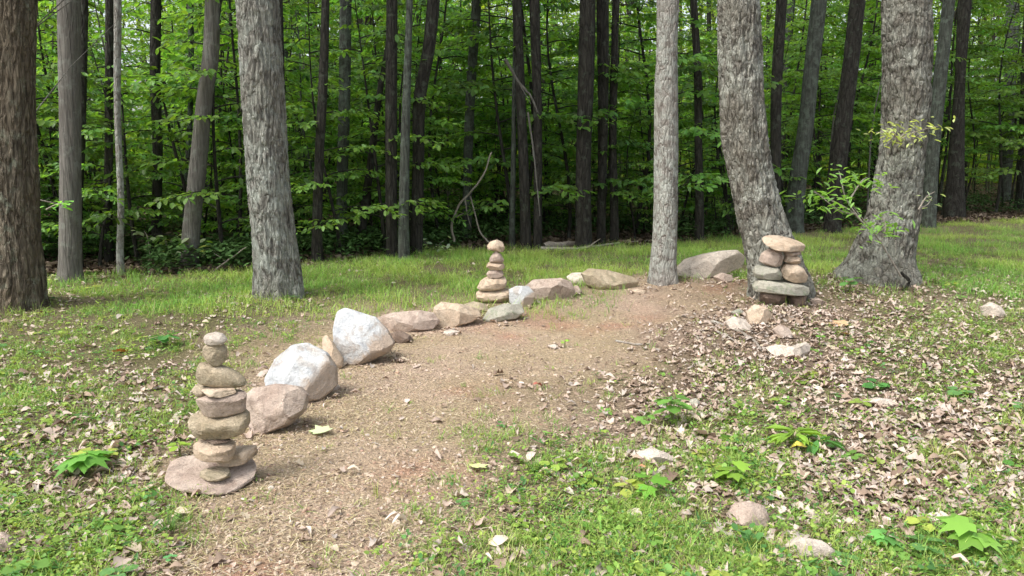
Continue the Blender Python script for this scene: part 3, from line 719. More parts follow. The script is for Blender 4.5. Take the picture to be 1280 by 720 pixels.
TT('dark blotchy trunk midway between the thin pale pole and the leaning brown tree', 326, [(0, 195, 14), (100, 194, 14), (180, 197, 13), (325, 197, 14)], 'dark', seed=6)
TT('thin bluish trunk behind the leaning brown tree at left', 312, [(0, 238, 8), (100, 239, 7), (180, 236, 7), (310, 232, 8)], 'greygreen', seed=7)
TT('brown trunk leaning right, left of the big lichen-grey oak', 336, [(0, 265, 18), (70, 263, 21), (120, 256, 20), (200, 248, 22), (280, 240, 22), (335, 237, 24)], 'smooth', 40, .04, .012, 8, .2, 9, 'full')
TT('big lichen-grey oak trunk left of the grassy clearing', 368, [(0, 322, 52), (60, 326, 53), (180, 331, 52), (270, 339, 52), (330, 346, 54), (366, 349, 58)], 'oak', 144, .014, .032, 9, .10, 9.5, 'thin', ridge=15)
TT('thin dark trunk hugging the right side of the lichen-grey oak', 325, [(0, 349, 9), (200, 354, 9), (320, 357, 9)], 'dark', seed=10)
TT('dark straight trunk right of the lichen-grey oak', 326, [(0, 407, 10), (100, 404, 12), (200, 399, 12), (325, 397, 14)], 'dark', seed=11)
TT('mossy grey trunk in the woods behind the left meadow', 312, [(0, 432, 15), (100, 431, 15), (310, 428, 14)], 'greygreen', seed=12)
TT('dark trunk leaning at the left of the tall dark pair behind the meadow', 312, [(60, 484, 6), (120, 474, 8), (200, 464, 10), (310, 452, 11)], 'dark', seed=13)
TT('tall straight dark trunk behind the meadow left of the middle cairn', 321, [(0, 490, 14), (120, 489, 15), (200, 489, 15), (320, 490, 15)], 'dark', seed=14)
TT('slim greenish trunk just right of the tall straight dark trunk', 325, [(0, 512, 8), (200, 506, 12), (324, 505, 14)], 'greygreen', seed=15)
TT('dark trunk leaning right behind the vine left of the middle cairn', 318, [(0, 542, 16), (60, 536, 16), (120, 525, 16), (200, 523, 15), (315, 521, 16)], 'dark', seed=16)
TT('pale mossy trunk deep in the woods above the middle cairn', 300, [(0, 596, 12), (120, 588, 12), (300, 584, 12)], 'greygreen', seed=17)
TT('thin grey green stem right behind the middle cairn', 310, [(180, 642, 6), (308, 640, 8)], 'greygreen', 20, .08, 0, 18, .2, 5, 'thin', cs=.5)
TT('dark trunk right of the middle cairn, left one of a close pair', 311, [(0, 646, 12), (100, 650, 12), (310, 657, 14)], 'dark', seed=19)
TT('dark trunk right of the middle cairn, right one of a close pair', 310, [(0, 668, 13), (150, 672, 11), (308, 672, 11)], 'dark', seed=20)
TT('thick black trunk at the middle of the tree line left of the slender pale tree', 309, [(0, 735, 20), (90, 733, 20), (180, 730, 19), (306, 729, 20)], 'dark', seed=21, seg=48, amp=.01)
TT('dark trunk standing right against the thick black one', 305, [(0, 753, 16), (100, 754, 14), (300, 751, 11)], 'dark', seed=22)
TT('slim dark trunk right of the thick black one', 304, [(0, 770, 9), (180, 766, 10), (302, 768, 11)], 'dark', seed=23)
TT('slender pale lichen-covered tree in the middle right of the path edge', 352, [(0, 835, 28), (60, 834, 26), (120, 833, 29), (200, 833, 30), (300, 831, 31), (340, 829, 34), (351, 829, 37)], 'pale', 80, .02, .012, 24, .07, 9.5, 'thin', ridge=12)
TT('thin forked dark tree between the slender pale tree and the leaning tree', 300, [(0, 867, 9), (90, 872, 10), (180, 873, 10), (298, 874, 12)], 'dark', seed=25)
TT('big curved grey tree leaning over the right cairn', 366, [(0, 923, 50), (60, 925, 53), (120, 927, 53), (180, 931, 55), (230, 940, 56), (280, 953, 60), (320, 966, 68), (364, 976, 80)], 'rough', 144, .014, .038, 26, .04, 9.5, 'thin', ridge=15)
TT('black straight trunk right behind the big curved tree', 298, [(0, 977, 14), (100, 971, 14), (296, 968, 14)], 'dark', seed=27)
TT('leaning grey green trunk between the two big right trees', 290, [(0, 1024, 20), (90, 1014, 20), (160, 1007, 20), (220, 998, 22), (288, 991, 26)], 'greygreen', seed=28, seg=48, amp=.008)
TT('leaning dark flaky trunk just left of the big flaring right tree', 290, [(0, 1072, 19), (90, 1062, 20), (180, 1050, 22), (285, 1040, 22)], 'dark', seed=29, seg=48, amp=.02)
TT('big rough-barked tree with wide flaring roots at the right', 346, [(0, 1133, 60), (90, 1133, 60), (160, 1132, 58), (210, 1126, 58), (260, 1118, 64), (300, 1108, 74), (330, 1100, 88), (346, 1096, 108)], 'rough', 160, .014, .048, 30, .03, 9.5, 'thin', ridge=15)
TT('grey trunk behind the right edge of the big flaring tree', 284, [(0, 1186, 16), (100, 1175, 18), (200, 1165, 18), (282, 1160, 20)], 'greygreen', seed=32)
TT('black trunk right of the big flaring tree', 272, [(0, 1206, 18), (100, 1200, 14), (180, 1196, 20), (230, 1194, 24), (270, 1192, 30)], 'dark', seed=33, seg=48)
TT('pale bluish trunk far back near the right edge', 252, [(0, 1266, 17), (120, 1262, 15), (250, 1255, 16)], 'greygreen', seed=34)
TT('dark trunk at the very right edge of the woods', 262, [(60, 1283, 12), (260, 1274, 14)], 'dark', seed=35)

# background trees
def bg_proto(seed, bark, h, r0):
    root = thing('tree', 'slim dark tree deep in the shaded woods', 'tree', (0, 0, 0), 'slim trees deep in the woods')
    r = random.Random(seed); b = r.uniform(-.5, .5)
    pts = [(-.3, 0, 0, r0 * 1.15), (h * .3, b * .4, .1, r0), (h * .6, b, .1, r0 * .8), (h, b * 1.2, 0, r0 * .35)]
    V, F = trunk_verts(pts, 14, .5, h, .0, seed, .25); G = Geo(); G.add(V, F)
    for q in range(3):
        an = r.uniform(0, 6.28); zz = h * r.uniform(.25, .6)
        c = spline(pts, np.array([zz]))[0]; L_ = r.uniform(.5, 1.5)
        v, f = tube([(c[0], c[1], zz), (c[0] + L_ * .5 * math.cos(an), c[1] + L_ * .5 * math.sin(an), zz + .2), (c[0] + L_ * math.cos(an), c[1] + L_ * math.sin(an), zz + .3)], [.025, .016, .006], 5); G.add(v, f)
    G.build('trunk', BM[bark], root)
    add_crown(root, CROWNS[seed % 3], (b, 0, h + .3), r.uniform(.9, 1.2), r.uniform(0, 6))
    return root
protos = [bg_proto(1, 'dark', 9.5, .07), bg_proto(2, 'dark', 11, .10), bg_proto(3, 'greygreen', 9, .055), bg_proto(4, 'dark', 8, .045), bg_proto(5, 'greygreen', 12, .12)]
def copy_tree(root, loc, rz, s=1.0):
    r = root.copy(); COL.objects.link(r); r.location = loc; r.rotation_euler = (0, 0, rz); r.scale = (s, s, s)
    for ch in root.children:
        c = ch.copy(); COL.objects.link(c); c.parent = r
    return r
rb = random.Random(99); used = set(); placed = list(TREES)
cnt = 0; tries = 0
while cnt < 85 and tries < 6000:
    tries += 1
    y = 19 + 45 * rb.random(); x = rb.uniform(-.8, .8) * y * .95
    if any((x - a) ** 2 + (y - b) ** 2 < (1.3 if y < 30 else 2.2) ** 2 for a, b in placed): continue
    if -.56 < x / y < -.46 and y > 22: continue        # thinner woods where the sky shows
    placed.append((x, y)); k = rb.randrange(5); z = Hs(x, y)
    if k in used: copy_tree(protos[k], (x, y, z), rb.uniform(0, 6.28), rb.uniform(.85, 1.2))
    else: protos[k].location = (x, y, z); used.add(k)
    cnt += 1

# understorey saplings with layered leaf sprays
def sapling_proto(seed, h, zlow, nb, L0):
    r = random.Random(seed); nr = np.random.default_rng(seed)
    root = thing('sapling', 'leafy young tree with layered green sprays under the forest trees', 'sapling', (0, 0, 0), 'understorey saplings filling the woods')
    G = Geo(); lean = r.uniform(-.4, .4)
    cen = lambda z: np.array([lean * (z / h) ** 1.5, .2 * math.sin(z * 1.1 + seed), z])
    zz = np.linspace(-.1, h, 12); v, f = tube([cen(max(q, 0)) + np.array([0, 0, min(q, 0)]) for q in zz], np.linspace(.035, .006, 12), 7); G.add(v, f)
    LP = []; LY = []; LS = []
    for b in range(nb):
        t = b / nb; z0 = zlow + (h - zlow) * t; an = b * 2.4 + r.uniform(-.5, .5); L_ = L0 * (1 - .65 * t) * r.uniform(.6, 1.15)
        p0 = cen(z0); pts = []
        for q in np.linspace(0, 1, 7):
            a2 = an + .25 * math.sin(q * 3 + b)
            pts.append(p0 + np.array([math.cos(a2) * L_ * q, math.sin(a2) * L_ * q, L_ * (.35 * q - .42 * q * q)]))
        pts = np.array(pts); v, f = tube(pts, np.linspace(.012, .003, 7), 4); G.add(v, f)
        nt_ = max(3, int(L_ * 8))
        for s in range(nt_):
            q = .25 + .75 * s / nt_; i = min(int(q * 6), 5); bp = pts[i] + (pts[i + 1] - pts[i]) * (q * 6 - i)
            side = 1 if s % 2 else -1; ta = an + side * r.uniform(.6, 1.0); tl = L_ * .38 * (1.15 - .7 * q) + .08
            te = bp + np.array([math.cos(ta) * tl, math.sin(ta) * tl, -.06 * tl + r.uniform(-.04, .06)])
            if tl > .2: v, f = tube([bp, te], [.003, .0015], 3); G.add(v, f)
            nl = max(3, int(tl / .045))
            for k in range(nl):
                w = (k + 1) / nl; sd = 1 if k % 2 else -1
                LP.append(bp + (te - bp) * w + np.array([0, 0, r.uniform(-.015, .015)])); LY.append(ta + sd * r.uniform(.5, 1.0) * (0 if k == nl - 1 else 1)); LS.append(r.uniform(.07, .115))
    G.build('stem', BM['dark'], root)
    n = len(LP); GL_ = Geo()
    scatter(GL_, SLEAF[0] * np.array([1, 1.15, 1]), SLEAF[1], np.array(LP), np.array(LY), nr.normal(.38, .32, n), nr.normal(0, .42, n), np.array(LS) * 1.2, green(n, (.10, .225, .060), .40, nr, 1.0))
    GL_.build('foliage', M_SAP, root)
    return root
SP_ = [sapling_proto(1, 5.5, .9, 22, 1.7), sapling_proto(2, 4.2, .6, 18, 1.5), sapling_proto(3, 7.0, 1.6, 26, 1.9), sapling_proto(4, 3.0, .4, 14, 1.2), sapling_proto(5, 8.5, 2.5, 28, 2.1), sapling_proto(6, 6.0, 2.2, 20, 1.8)]
spots = []; sused = set(); sp_placed = []; cnt = 0; tries = 0
EY = lambda x: 14.2 - .12 * x           # tree line runs nearer at the left
while cnt < 400 and tries < 15000:
    tries += 1
    y = 10.5 + 38 * rb.random() ** 1.35; x = rb.uniform(-.78, .78) * y
    u_ = 640 + FPX * x / y
    lim = CAMZ / math.tan(PITCH + math.atan((float(np.interp(u_, EDGE_U, EDGE_V)) - 360) / FPX)) + .15
    if y < lim: continue
    if u_ > 1130 and y < 21: continue
    if 120 < u_ < 215 and (rb.random() < .75 or (148 < u_ < 208 and y > 15)): continue
    if any((x - a) ** 2 + (y - b) ** 2 < (.75 if y < 22 else 1.25) ** 2 for a, b in sp_placed): continue
    if any((x - a) ** 2 + (y - b) ** 2 < .35 ** 2 for a, b in placed): continue
    sp_placed.append((x, y)); k = rb.choice([0, 1, 2, 3, 5, 3, 1]) if y < 20 else rb.choice([0, 2, 4, 4, 5, 2])
    z = Hs(x, y)
    spots.append((y, x, z, k, rb.uniform(0, 6.28), rb.uniform(.8, 1.25)))
    cnt += 1
spots.sort(); far_sp = []
for (y, x, z, k, rz_, s_) in spots:
    if k not in sused: SP_[k].location = (x, y, z); sused.add(k)
    elif len(sused) and y <= spots[225][0]: copy_tree(SP_[k], (x, y, z), rz_, s_)
    else: far_sp.append((y, x, z, k, rz_, s_))
def mesh_np(me):
    v = np.empty(len(me.vertices) * 3, np.float32); me.vertices.foreach_get('co', v)
    li = np.empty(len(me.loops), np.int32); me.loops.foreach_get('vertex_index', li)
    c = np.empty(len(me.vertices) * 4, np.float32); me.color_attributes['col'].data.foreach_get('color', c)
    return v.reshape(-1, 3).astype(float), li.reshape(-1, 4), c.reshape(-1, 4)[:, :3].astype(float)
PN = {}
for k in range(6):
    fo = [c for c in SP_[k].children if c.name.startswith('foliage')][0]; st = [c for c in SP_[k].children if c.name.startswith('stem')][0]
    PN[k] = (mesh_np(fo.data), mesh_np(st.data))
GF = Geo(); rf_ = np.random.default_rng(91)
for (y, x, z, k, rz_, s_) in far_sp:
    R = np.array([[math.cos(rz_), -math.sin(rz_), 0], [math.sin(rz_), math.cos(rz_), 0], [0, 0, 1]]) * s_
    (v, f, c), (v2, f2, c2_) = PN[k]; br = rf_.uniform(.7, 1.3)
    GF.add(v @ R.T + np.array([x, y, z]), f, c * br); GF.add(v2 @ R.T + np.array([x, y, z]), f2, (.06, .055, .045))
tag(GF.build('distant_understorey', M_SAP), 'layered green leaves of young trees massed deep in the woods', 'undergrowth', kind='stuff')
for q_ in range(78):           # low leafy young trees along the edge of the woods
    x = rb.uniform(-.70, .42); u_ = 640 + FPX * x
    y = CAMZ / math.tan(PITCH + math.atan((float(np.interp(u_, EDGE_U, EDGE_V)) - 360) / FPX)) + rb.uniform(.5, 5.5); x *= y
    if any((x - a) ** 2 + (y - b) ** 2 < .35 ** 2 for a, b in placed) or 148 < u_ < 208: continue
    copy_tree(SP_[rb.choice([3, 3, 1])], (x, y, Hs(x, y)), rb.uniform(0, 6.28), rb.uniform(.45, .95))

def bare_proto(seed):
    r = random.Random(seed); G = Geo(); h = r.uniform(2.5, 5); b = r.uniform(-.6, .6)
    P = [(b * (q ** 1.5) + .05 * math.sin(q * 9 + seed), .1 * math.sin(q * 5), -.1 + h * q) for q in np.linspace(0, 1, 9)]
    v, f = tube(P, np.linspace(.022, .005, 9), 6); G.add(v, f)
    for k in range(7):
        i = r.randrange(2, 8); a = r.uniform(0, 6.28); L_ = r.uniform(.3, .9); p = np.array(P[i]); e = p + np.array([math.cos(a) * L_, math.sin(a) * L_, r.uniform(-.2, .5)])
        v, f = tube([p, (p + e) / 2 + np.array([0, 0, .06]), e], [.007, .005, .002], 4); G.add(v, f)
    return tag(G.build('dead_stem', BM['greygreen' if seed % 2 else 'smooth']), 'bare thin stem of a dead young tree among the shaded trunks', 'dead tree', 'bare dead stems among the trunks')
BP = [bare_proto(k) for k in range(4)]
for k in range(60):
    while True:
        y = 12.5 + 16 * rb.random() ** 1.3; x = rb.uniform(-.72, .72) * y
        if masks([x], [y])[3][0] < .3: break
    o = BP[k] if k < 4 else BP[k % 4].copy()
    if k >= 4: COL.objects.link(o)
    s_ = rb.uniform(.7, 1.3); o.location = (x, y, Hs(x, y)); o.rotation_euler = (0, 0, rb.uniform(0, 6.28)); o.scale = (s_, s_, s_)
for k in range(6):
    if k not in sused: SP_[k].location = (rb.uniform(-5, 5), 24 + k, 0)
for k in range(5):
    if k not in used: protos[k].location = (rb.uniform(-20, 20), 50 + k, 0)

# far woods: one mass of leaves beyond the countable trees
r_ = np.random.default_rng(5)
def far_woods():
    G = Geo(); nc = 3600
    an = r_.uniform(-.82, .82, nc); rad = r_.uniform(50, 90, nc); zc = 20 * r_.random(nc) ** 1.25
    X_ = np.tan(an * .9) * rad; keep = ~((np.abs(X_ / rad + .50) < .035) & (r_.random(nc) < .9)); 
    X_ = X_[keep]; rad = rad[keep]; zc = zc[keep]; nc = len(X_)
    X_ = np.concatenate([X_, r_.uniform(-.75, .75, 1100) * 52]); rad = np.concatenate([rad, r_.uniform(46, 58, 1100)]); zc = np.concatenate([zc, r_.uniform(.2, 2.6, 1100)]); nc = len(X_)
    per = 34
    P = np.repeat(np.stack([X_, rad, zc], 1), per, 0) + r_.normal(size=(nc * per, 3)) * np.array([1.6, 1.6, .7]); P[:, 2] = np.abs(P[:, 2])
    n = len(P)
    scatter(G, SLEAF[0], SLEAF[1], P, r_.uniform(0, 6.28, n), r_.normal(0, .4, n), r_.normal(0, .5, n), r_.uniform(.26, .5, n), green(n, (.19, .28, .06), .35, r_, .6))
    for k in range(160):
        a = r_.uniform(-.75, .75); d = r_.uniform(60, 90); rr_ = r_.uniform(.08, .22)
        v, f = tube([(math.tan(a) * d, d, -.5), (math.tan(a) * d + r_.normal(0, .5), d, 10), (math.tan(a) * d + r_.normal(0, 1), d, 20)], [rr_, rr_ * .8, rr_ * .4], 6); G.add(v, f, (.06, .055, .045))
    return tag(G.build('far_woods', M_CROWN), 'hazy mass of far-off trees closing the view behind the woods', 'woods', kind='stuff')
far_woods()

# ------------------------------------------------------------------ ground scatter
def sample_xy(n, y0=1.9, y1=13.0, p=1.5, r=RNG, side=.74):
    q = r.random(n); a = 1 - p
    y = (y0 ** a + q * (y1 ** a - y0 ** a)) ** (1 / a)
    x = r.uniform(-1, 1, n) * (side * y + .5); return x, y
def stone_free(x, y, z=None):
    ok = np.ones(len(x), bool)
    for (a, b, r) in STONES: ok &= (x - a) ** 2 + (y - b) ** 2 > (r * .75) ** 2
    return ok

def P3(x, y, dz=0): return np.stack([x, y, H(x, y) + dz], 1)

# leaf litter
def litter():
    G = Geo(); r = np.random.default_rng(21)
    x, y = sample_xy(66000, 1.9, 13.5, 1.05, r)
    m, g, l, o = masks(x, y); u, v = proj(x, y, 0)
    pr = np.clip(np.clip(l - .10, 0, 1) ** 1.3 * 1.1 + .022 + .03 * (g > .3), 0, 1)
    k = (r.random(len(x)) < pr) & stone_free(x, y); x, y = x[k], y[k]
    ex, ey = [], []
    for (a, b, rr_) in STONES:
        k_ = int(10 + 60 * rr_); an = r.uniform(0, 6.28, k_); q = rr_ * r.uniform(.78, 1.35, k_); ex.append(a + q * np.cos(an)); ey.append(b + q * np.sin(an) * .9)
    for (a, b) in TREES[:40]:
        if b < 11.5:
            k_ = 90; an = r.uniform(0, 6.28, k_); q = r.uniform(.22, .75, k_); ex.append(a + q * np.cos(an)); ey.append(b + q * np.sin(an))
    cx_, cy_, _ = ground_at(985, 402); ex.append(cx_ + r.normal(0, .55, 700)); ey.append(cy_ + r.normal(0, .38, 700))
    x = np.concatenate([x] + ex); y = np.concatenate([y] + ey)
    n = len(x); pal = np.array([(.48, .39, .325), (.42, .325, .26), (.31, .23, .17), (.58, .49, .42), (.19, .135, .10), (.43, .375, .325), (.49, .41, .30)])
    c = pal[r.choice(7, n, p=[.2, .2, .18, .1, .12, .12, .08])] * r.uniform(.75, 1.15, (n, 1))
    T = r.integers(0, 5, n); S = np.clip(r.lognormal(-3.15, .38, n), .015, .10); 
    for k in range(5):
        q = T == k; nn = q.sum()
        scatter(G, DEAD[k][0], DEAD[k][1], P3(x[q], y[q], r.uniform(.002, .018, nn)), r.uniform(0, 6.28, nn), r.normal(0, .17, nn), r.normal(0, .2, nn), S[q], c[q])
    return tag(G.build('leaf_litter', M_DEAD), 'curled tan and pinkish brown fallen leaves spread over the clearing floor', 'leaf litter', kind='stuff'), n
print('litter', litter()[1])

def forest_litter():
    G = Geo(); r = np.random.default_rng(22)
    x, y = sample_xy(60000, 9.5, 45, 1.6, r, .78)
    m, g, l, o = masks(x, y); k = (o < .5); x, y = x[k], y[k]; n = len(x)
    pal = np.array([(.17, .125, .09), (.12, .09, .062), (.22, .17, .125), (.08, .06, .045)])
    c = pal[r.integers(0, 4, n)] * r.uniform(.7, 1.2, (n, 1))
    scatter(G, DEAD[0][0], DEAD[0][1], P3(x, y, r.uniform(.005, .04, n)), r.uniform(0, 6.28, n), r.normal(0, .35, n), r.normal(0, .4, n), r.uniform(.07, .15, n), c)
    # low greenery on the forest floor
    x, y = sample_xy(26000, 10, 40, 1.7, r, .78); m, g, l, o = masks(x, y); k = (o < .6) & (n2(x, y, .5, 2, 77) > -.05); x, y = x[k], y[k]
    x = np.repeat(x, 6) + r.normal(0, .10, len(x) * 6); y = np.repeat(y, 6) + r.normal(0, .10, len(y) * 6); n = len(x)
    scatter(G, SLEAF[0], SLEAF[1], P3(x, y, r.uniform(.03, .35, n)), r.uniform(0, 6.28, n), r.normal(.1, .3, n), r.normal(0, .3, n), r.uniform(.06, .12, n), green(n, (.055, .12, .035), .4, r))
    return tag(G.build('forest_floor_litter', M_DEAD), 'dark brown leaf litter and low greenery on the shaded forest floor', 'leaf litter', kind='stuff')
forest_litter()

def straw_f():
    G = Geo(); r = np.random.default_rng(23)
    x, y = sample_xy(125000, 1.9, 12.5, 1.7, r)
    m, g, l, o = masks(x, y); s = np.clip(1 - l * .9 - g * .2 - m, 0.16, 1) * o
    s = s * np.clip(.55 + 1.7 * n2(x, y, 2.0, 3, 51), .10, 1)
    k = (r.random(len(x)) < s) & stone_free(x, y); x, y = x[k], y[k]; n = len(x)
    pal = np.array([(.54, .46, .30), (.44, .36, .22), (.38, .34, .15), (.27, .19, .12), (.56, .48, .35), (.34, .25, .18)])
    c = pal[r.integers(0, 6, n)] * r.uniform(.7, 1.15, (n, 1))
    B2 = BL[1][0] * np.array([.5, 1, 1])
    sc3 = np.stack([r.uniform(.02, .05, n), r.uniform(.0018, .0038, n) * (1 + y * .1), r.uniform(.02, .075, n)], 1)
    # blades lie down: pitch near 90 degrees
    scatter(G, B2, BL[1][1], P3(x, y, r.uniform(.004, .016, n)), r.uniform(0, 6.28, n), r.normal(1.48, .16, n), r.normal(0, .15, n), sc3, c)
    return tag(G.build('dry_grass', M_STRAW), 'dry straw-coloured grass and stem bits strewn over the dirt path', 'dry grass', kind='stuff')
straw_f()

def crumbs():
    G = Geo(); r = np.random.default_rng(24)
    x, y = sample_xy(70000, 1.9, 12.5, 1.5, r)
    m, g, l, o = masks(x, y); s = np.clip(1 - l * .6 - g * .8 - m, 0.03, 1) * o
    k = (r.random(len(x)) < s); x, y = x[k], y[k]; n = len(x)
    v, f = ICO[1]; v = v * (1 + .3 * np.random.default_rng(3).uniform(-1, 1, (len(v), 1)))
    # thin it to a rough 12-vertex chip
    S = r.lognormal(-5.35, .5, n); S = np.clip(S, .002, .018)
    pal = np.array([(.42, .33, .25), (.36, .275, .205), (.43, .35, .27), (.34, .22, .16), (.50, .43, .36), (.22, .16, .12)])
    c = pal[r.choice(6, n, p=[.26, .24, .2, .12, .04, .14])] * r.uniform(.75, 1.2, (n, 1))
    scatter(G, v, f, P3(x, y, S * .15), r.uniform(0, 6.28, n), r.normal(0, .3, n), r.normal(0, .3, n), np.stack([S * r.uniform(.8, 1.6, n), S * r.uniform(.7, 1.1, n), S * r.uniform(.3, .7, n)], 1), c)
    return tag(G.build('gravel', M_CRUMB, smooth=False), 'loose soil crumbs, wood chips and tiny stones on the dirt path', 'gravel', kind='stuff')
crumbs()

def weeds():
    G = Geo(); r = np.random.default_rng(25)
    x, y = sample_xy(44000, 1.9, 12.8, 1.5, r)
    m, g, l, o = masks(x, y); k = (r.random(len(x)) < np.clip(g ** 1.5 * .95 * np.clip(.75 + 1.3 * n2(x, y, 2.6, 3, 59), .05, 1.3), 0, 1) * o) & stone_free(x, y); x, y = x[k], y[k]
    per = 9; nC = len(x); kind = r.integers(0, 3, nC); hue = r.random(nC)
    X_ = np.repeat(x, per); Y_ = np.repeat(y, per); n = len(X_); rad = np.abs(r.normal(0, .032, n)); a = r.uniform(0, 6.28, n)
    X_ = X_ + rad * np.cos(a); Y_ = Y_ + rad * np.sin(a)
    hh = np.repeat(np.clip(r.lognormal(-3.7, .5, nC), .008, .09), per) * r.uniform(.3, 1.2, n)
    K = np.repeat(kind, per); Hh = np.repeat(hue, per)[:, None]
    c = (c3(.15, .32, .06) * (1 - Hh) + c3(.34, .44, .09) * Hh) * r.uniform(.65, 1.25, (n, 1))
    dk = np.repeat(r.random(nC) < .18, per); c[dk] = c3(.09, .22, .06) * r.uniform(.8, 1.3, (dk.sum(), 1))
    S = np.repeat(np.clip(r.lognormal(-4.3, .4, nC), .006, .035), per) * r.uniform(.7, 1.3, n)
    for k, (tv, tf) in enumerate((ROUND, LANCE, SLEAF)):
        q = K == k; nn = q.sum()
        scatter(G, tv, tf, P3(X_[q], Y_[q], hh[q]), a[q], r.normal(-.15, .4, nn), r.normal(0, .35, nn), S[q] * (1.5 if k == 1 else 1), c[q])
    return tag(G.build('ground_cover', M_WEED), 'mixed yellow-green weeds and clover-like leaves covering the ground', 'weeds', kind='stuff')
weeds()

def grass_short():
    G = Geo(); r = np.random.default_rng(26)
    x, y = sample_xy(42000, 1.9, 12.8, 1.5, r)
    m, g, l, o = masks(x, y); pr = np.clip(g * .75 + m * .8 + .012, 0, 1) * o * np.clip(.55 + 1.2 * n2(x, y, 1.9, 2, 61), .1, 1)
    k = (r.random(len(x)) < pr) & stone_free(x, y); x, y = x[k], y[k]
    per = 11; nC = len(x); hue = np.repeat(r.random(nC), per)[:, None]
    X_ = np.repeat(x, per) + r.normal(0, .022, nC * per); Y_ = np.repeat(y, per) + r.normal(0, .022, nC * per); n = len(X_)
    c = (c3(.15, .34, .06) * (1 - hue) + c3(.40, .46, .14) * hue) * r.uniform(.7, 1.25, (n, 1))
    L_ = np.repeat(r.uniform(.025, .09, nC), per) * r.uniform(.6, 1.2, n)
    for k in range(3):
        q = r.integers(0, 3, n) == k if k else np.arange(n) % 3 == 0
        q = (np.arange(n) % 3) == k; nn = q.sum()
        scatter(G, BL[k][0], BL[k][1], P3(X_[q], Y_[q], -.004), r.uniform(0, 6.28, nn), r.normal(.25, .35, nn), r.normal(0, .25, nn), np.stack([L_[q], r.uniform(.0018, .0034, nn) * (1 + .08 * Y_[q]), L_[q]], 1), c[q], [.75, .75, .95, .95, 1.1, 1.1, 1.2])
    return tag(G.build('short_grass', M_GRASS), 'sparse short grass blades growing among the weeds and fallen leaves', 'grass', kind='stuff')
grass_short()

def meadow():
    G = Geo(); r = np.random.default_rng(27)
    y = r.uniform(7.2, 20, 260000); x = r.uniform(-1, 1, len(y)) * (.75 * y + .5)
    m, g, l, o = masks(x, y)
    pr = np.clip(m * 1.1 + .25 * g * (y > 9), 0, 1) * o * np.clip(.55 + 1.9 * n2(x, y, 2.0, 4, 63), .06, 1)
    k = (r.random(len(x)) < pr) & stone_free(x, y); x, y = x[k], y[k]
    X_ = np.repeat(x, 2) + r.normal(0, .02, len(x) * 2); Y_ = np.repeat(y, 2) + r.normal(0, .02, len(y) * 2); n = len(X_)
    hue = np.clip(.52 + .9 * n2(X_, Y_, .8, 3, 65) + .25 * r.normal(size=n), 0, 1)[:, None]
    c = (c3(.17, .39, .07) * (1 - hue) + c3(.42, .55, .13) * hue) * r.uniform(.75, 1.2, (n, 1))
    st_ = r.random(n) < .07; c[st_] = c3(.48, .42, .24) * r.uniform(.7, 1.1, (st_.sum(), 1))
    L_ = r.uniform(.05, .16, n) * (1 + .7 * n2(X_, Y_, 1.5, 3, 67))
    for k in range(3):
        q = (np.arange(n) % 3) == k; nn = q.sum()
        scatter(G, BL[k][0], BL[k][1], P3(X_[q], Y_[q], -.004), r.uniform(0, 6.28, nn), r.normal(.15, .3, nn), r.normal(0, .2, nn), np.stack([L_[q], r.uniform(.003, .0055, nn), L_[q]], 1), c[q], [.7, .7, .95, .95, 1.1, 1.1, 1.2])
    print('meadow', n)
    return tag(G.build('meadow_grass', M_GRASS), 'bright green tall grass strip between the stone row and the woods', 'grass', kind='stuff')
meadow()

# ------------------------------------------------------------------ single plants, leaves, sticks
def lobed(L, ang=0, drop_=.15):
    """maple-like five lobed leaf, stalk end at the origin"""
    pts = [(0, 0)]
    for a, rr_ in ((-110, .22), (-80, .52), (-58, .46), (-38, .80), (-18, .60), (0, 1.0), (18, .60), (38, .80), (58, .46), (80, .52), (110, .22)):
        pts.append((rr_ * math.cos(math.radians(a)), rr_ * math.sin(math.radians(a))))
    v = [(0.22 * L, 0, .01 * L)] + [(p[0] * L, p[1] * L, -drop_ * L * (p[0] ** 2 + p[1] ** 2) + random.uniform(-.03, .03) * L) for p in pts]
    f = [(0, k, k + 1) for k in range(1, len(pts))] + [(0, len(pts), 1)]
    return np.array(v), np.array(f)
def seedling(label, u, v, wpx, n=4, hgt=.07, col=(.13, .33, .05), kind='lobed', name='seedling', cat='seedling', seed=1, group='bright green seedlings in the foreground'):
    r = random.Random(seed); x, y, z = ground_at(u, v); L = wpx * y / FPX / 2.1
    root = thing(name, label, cat, (x, y, z), group)
    Gs = Geo(); Gl = Geo()
    for k in range(n):
        an = k * 2 * PI / n + r.uniform(-.4, .4); h_ = hgt * r.uniform(.7, 1.2); of = L * .18
        tip = np.array([math.cos(an) * of, math.sin(an) * of, h_])
        a, b = tube([(0, 0, -.01), tip * np.array([.3, .3, .6]), tip], [.0022, .0018, .0012], 5); Gs.add(a, b, (.2, .25, .08))
        if kind == 'lobed': V, F = lobed(L * r.uniform(.75, 1.1))
        elif kind == 'lance': V, F = LANCE[0] * L * 1.2, LANCE[1]
        else: V, F = ROUND[0] * L * .8, ROUND[1]
        R = rotm(np.array([an]), np.array([r.uniform(-.1, .3)]), np.array([r.uniform(-.3, .3)]))[0]
        Gl.add(V @ R.T + tip, F, np.array(col) * np.array([1.25, 1.12, 1.0]) * r.uniform(.75, 1.25))
    Gs.build('stem', M_LIT, root); Gl.build('foliage', M_LIT, root); return root
seedling('bright green lobed seedling in the foreground centre above the mossy weeds', 810, 618, 62, 3, .07, seed=1)
seedling('bright green lobed seedling directly right of the centre foreground one', 915, 604, 70, 4, .07, (.20, .38, .06), seed=2)
seedling('small flat bright green seedling lowest in the foreground centre', 725, 662, 36, 2, .03, seed=3)
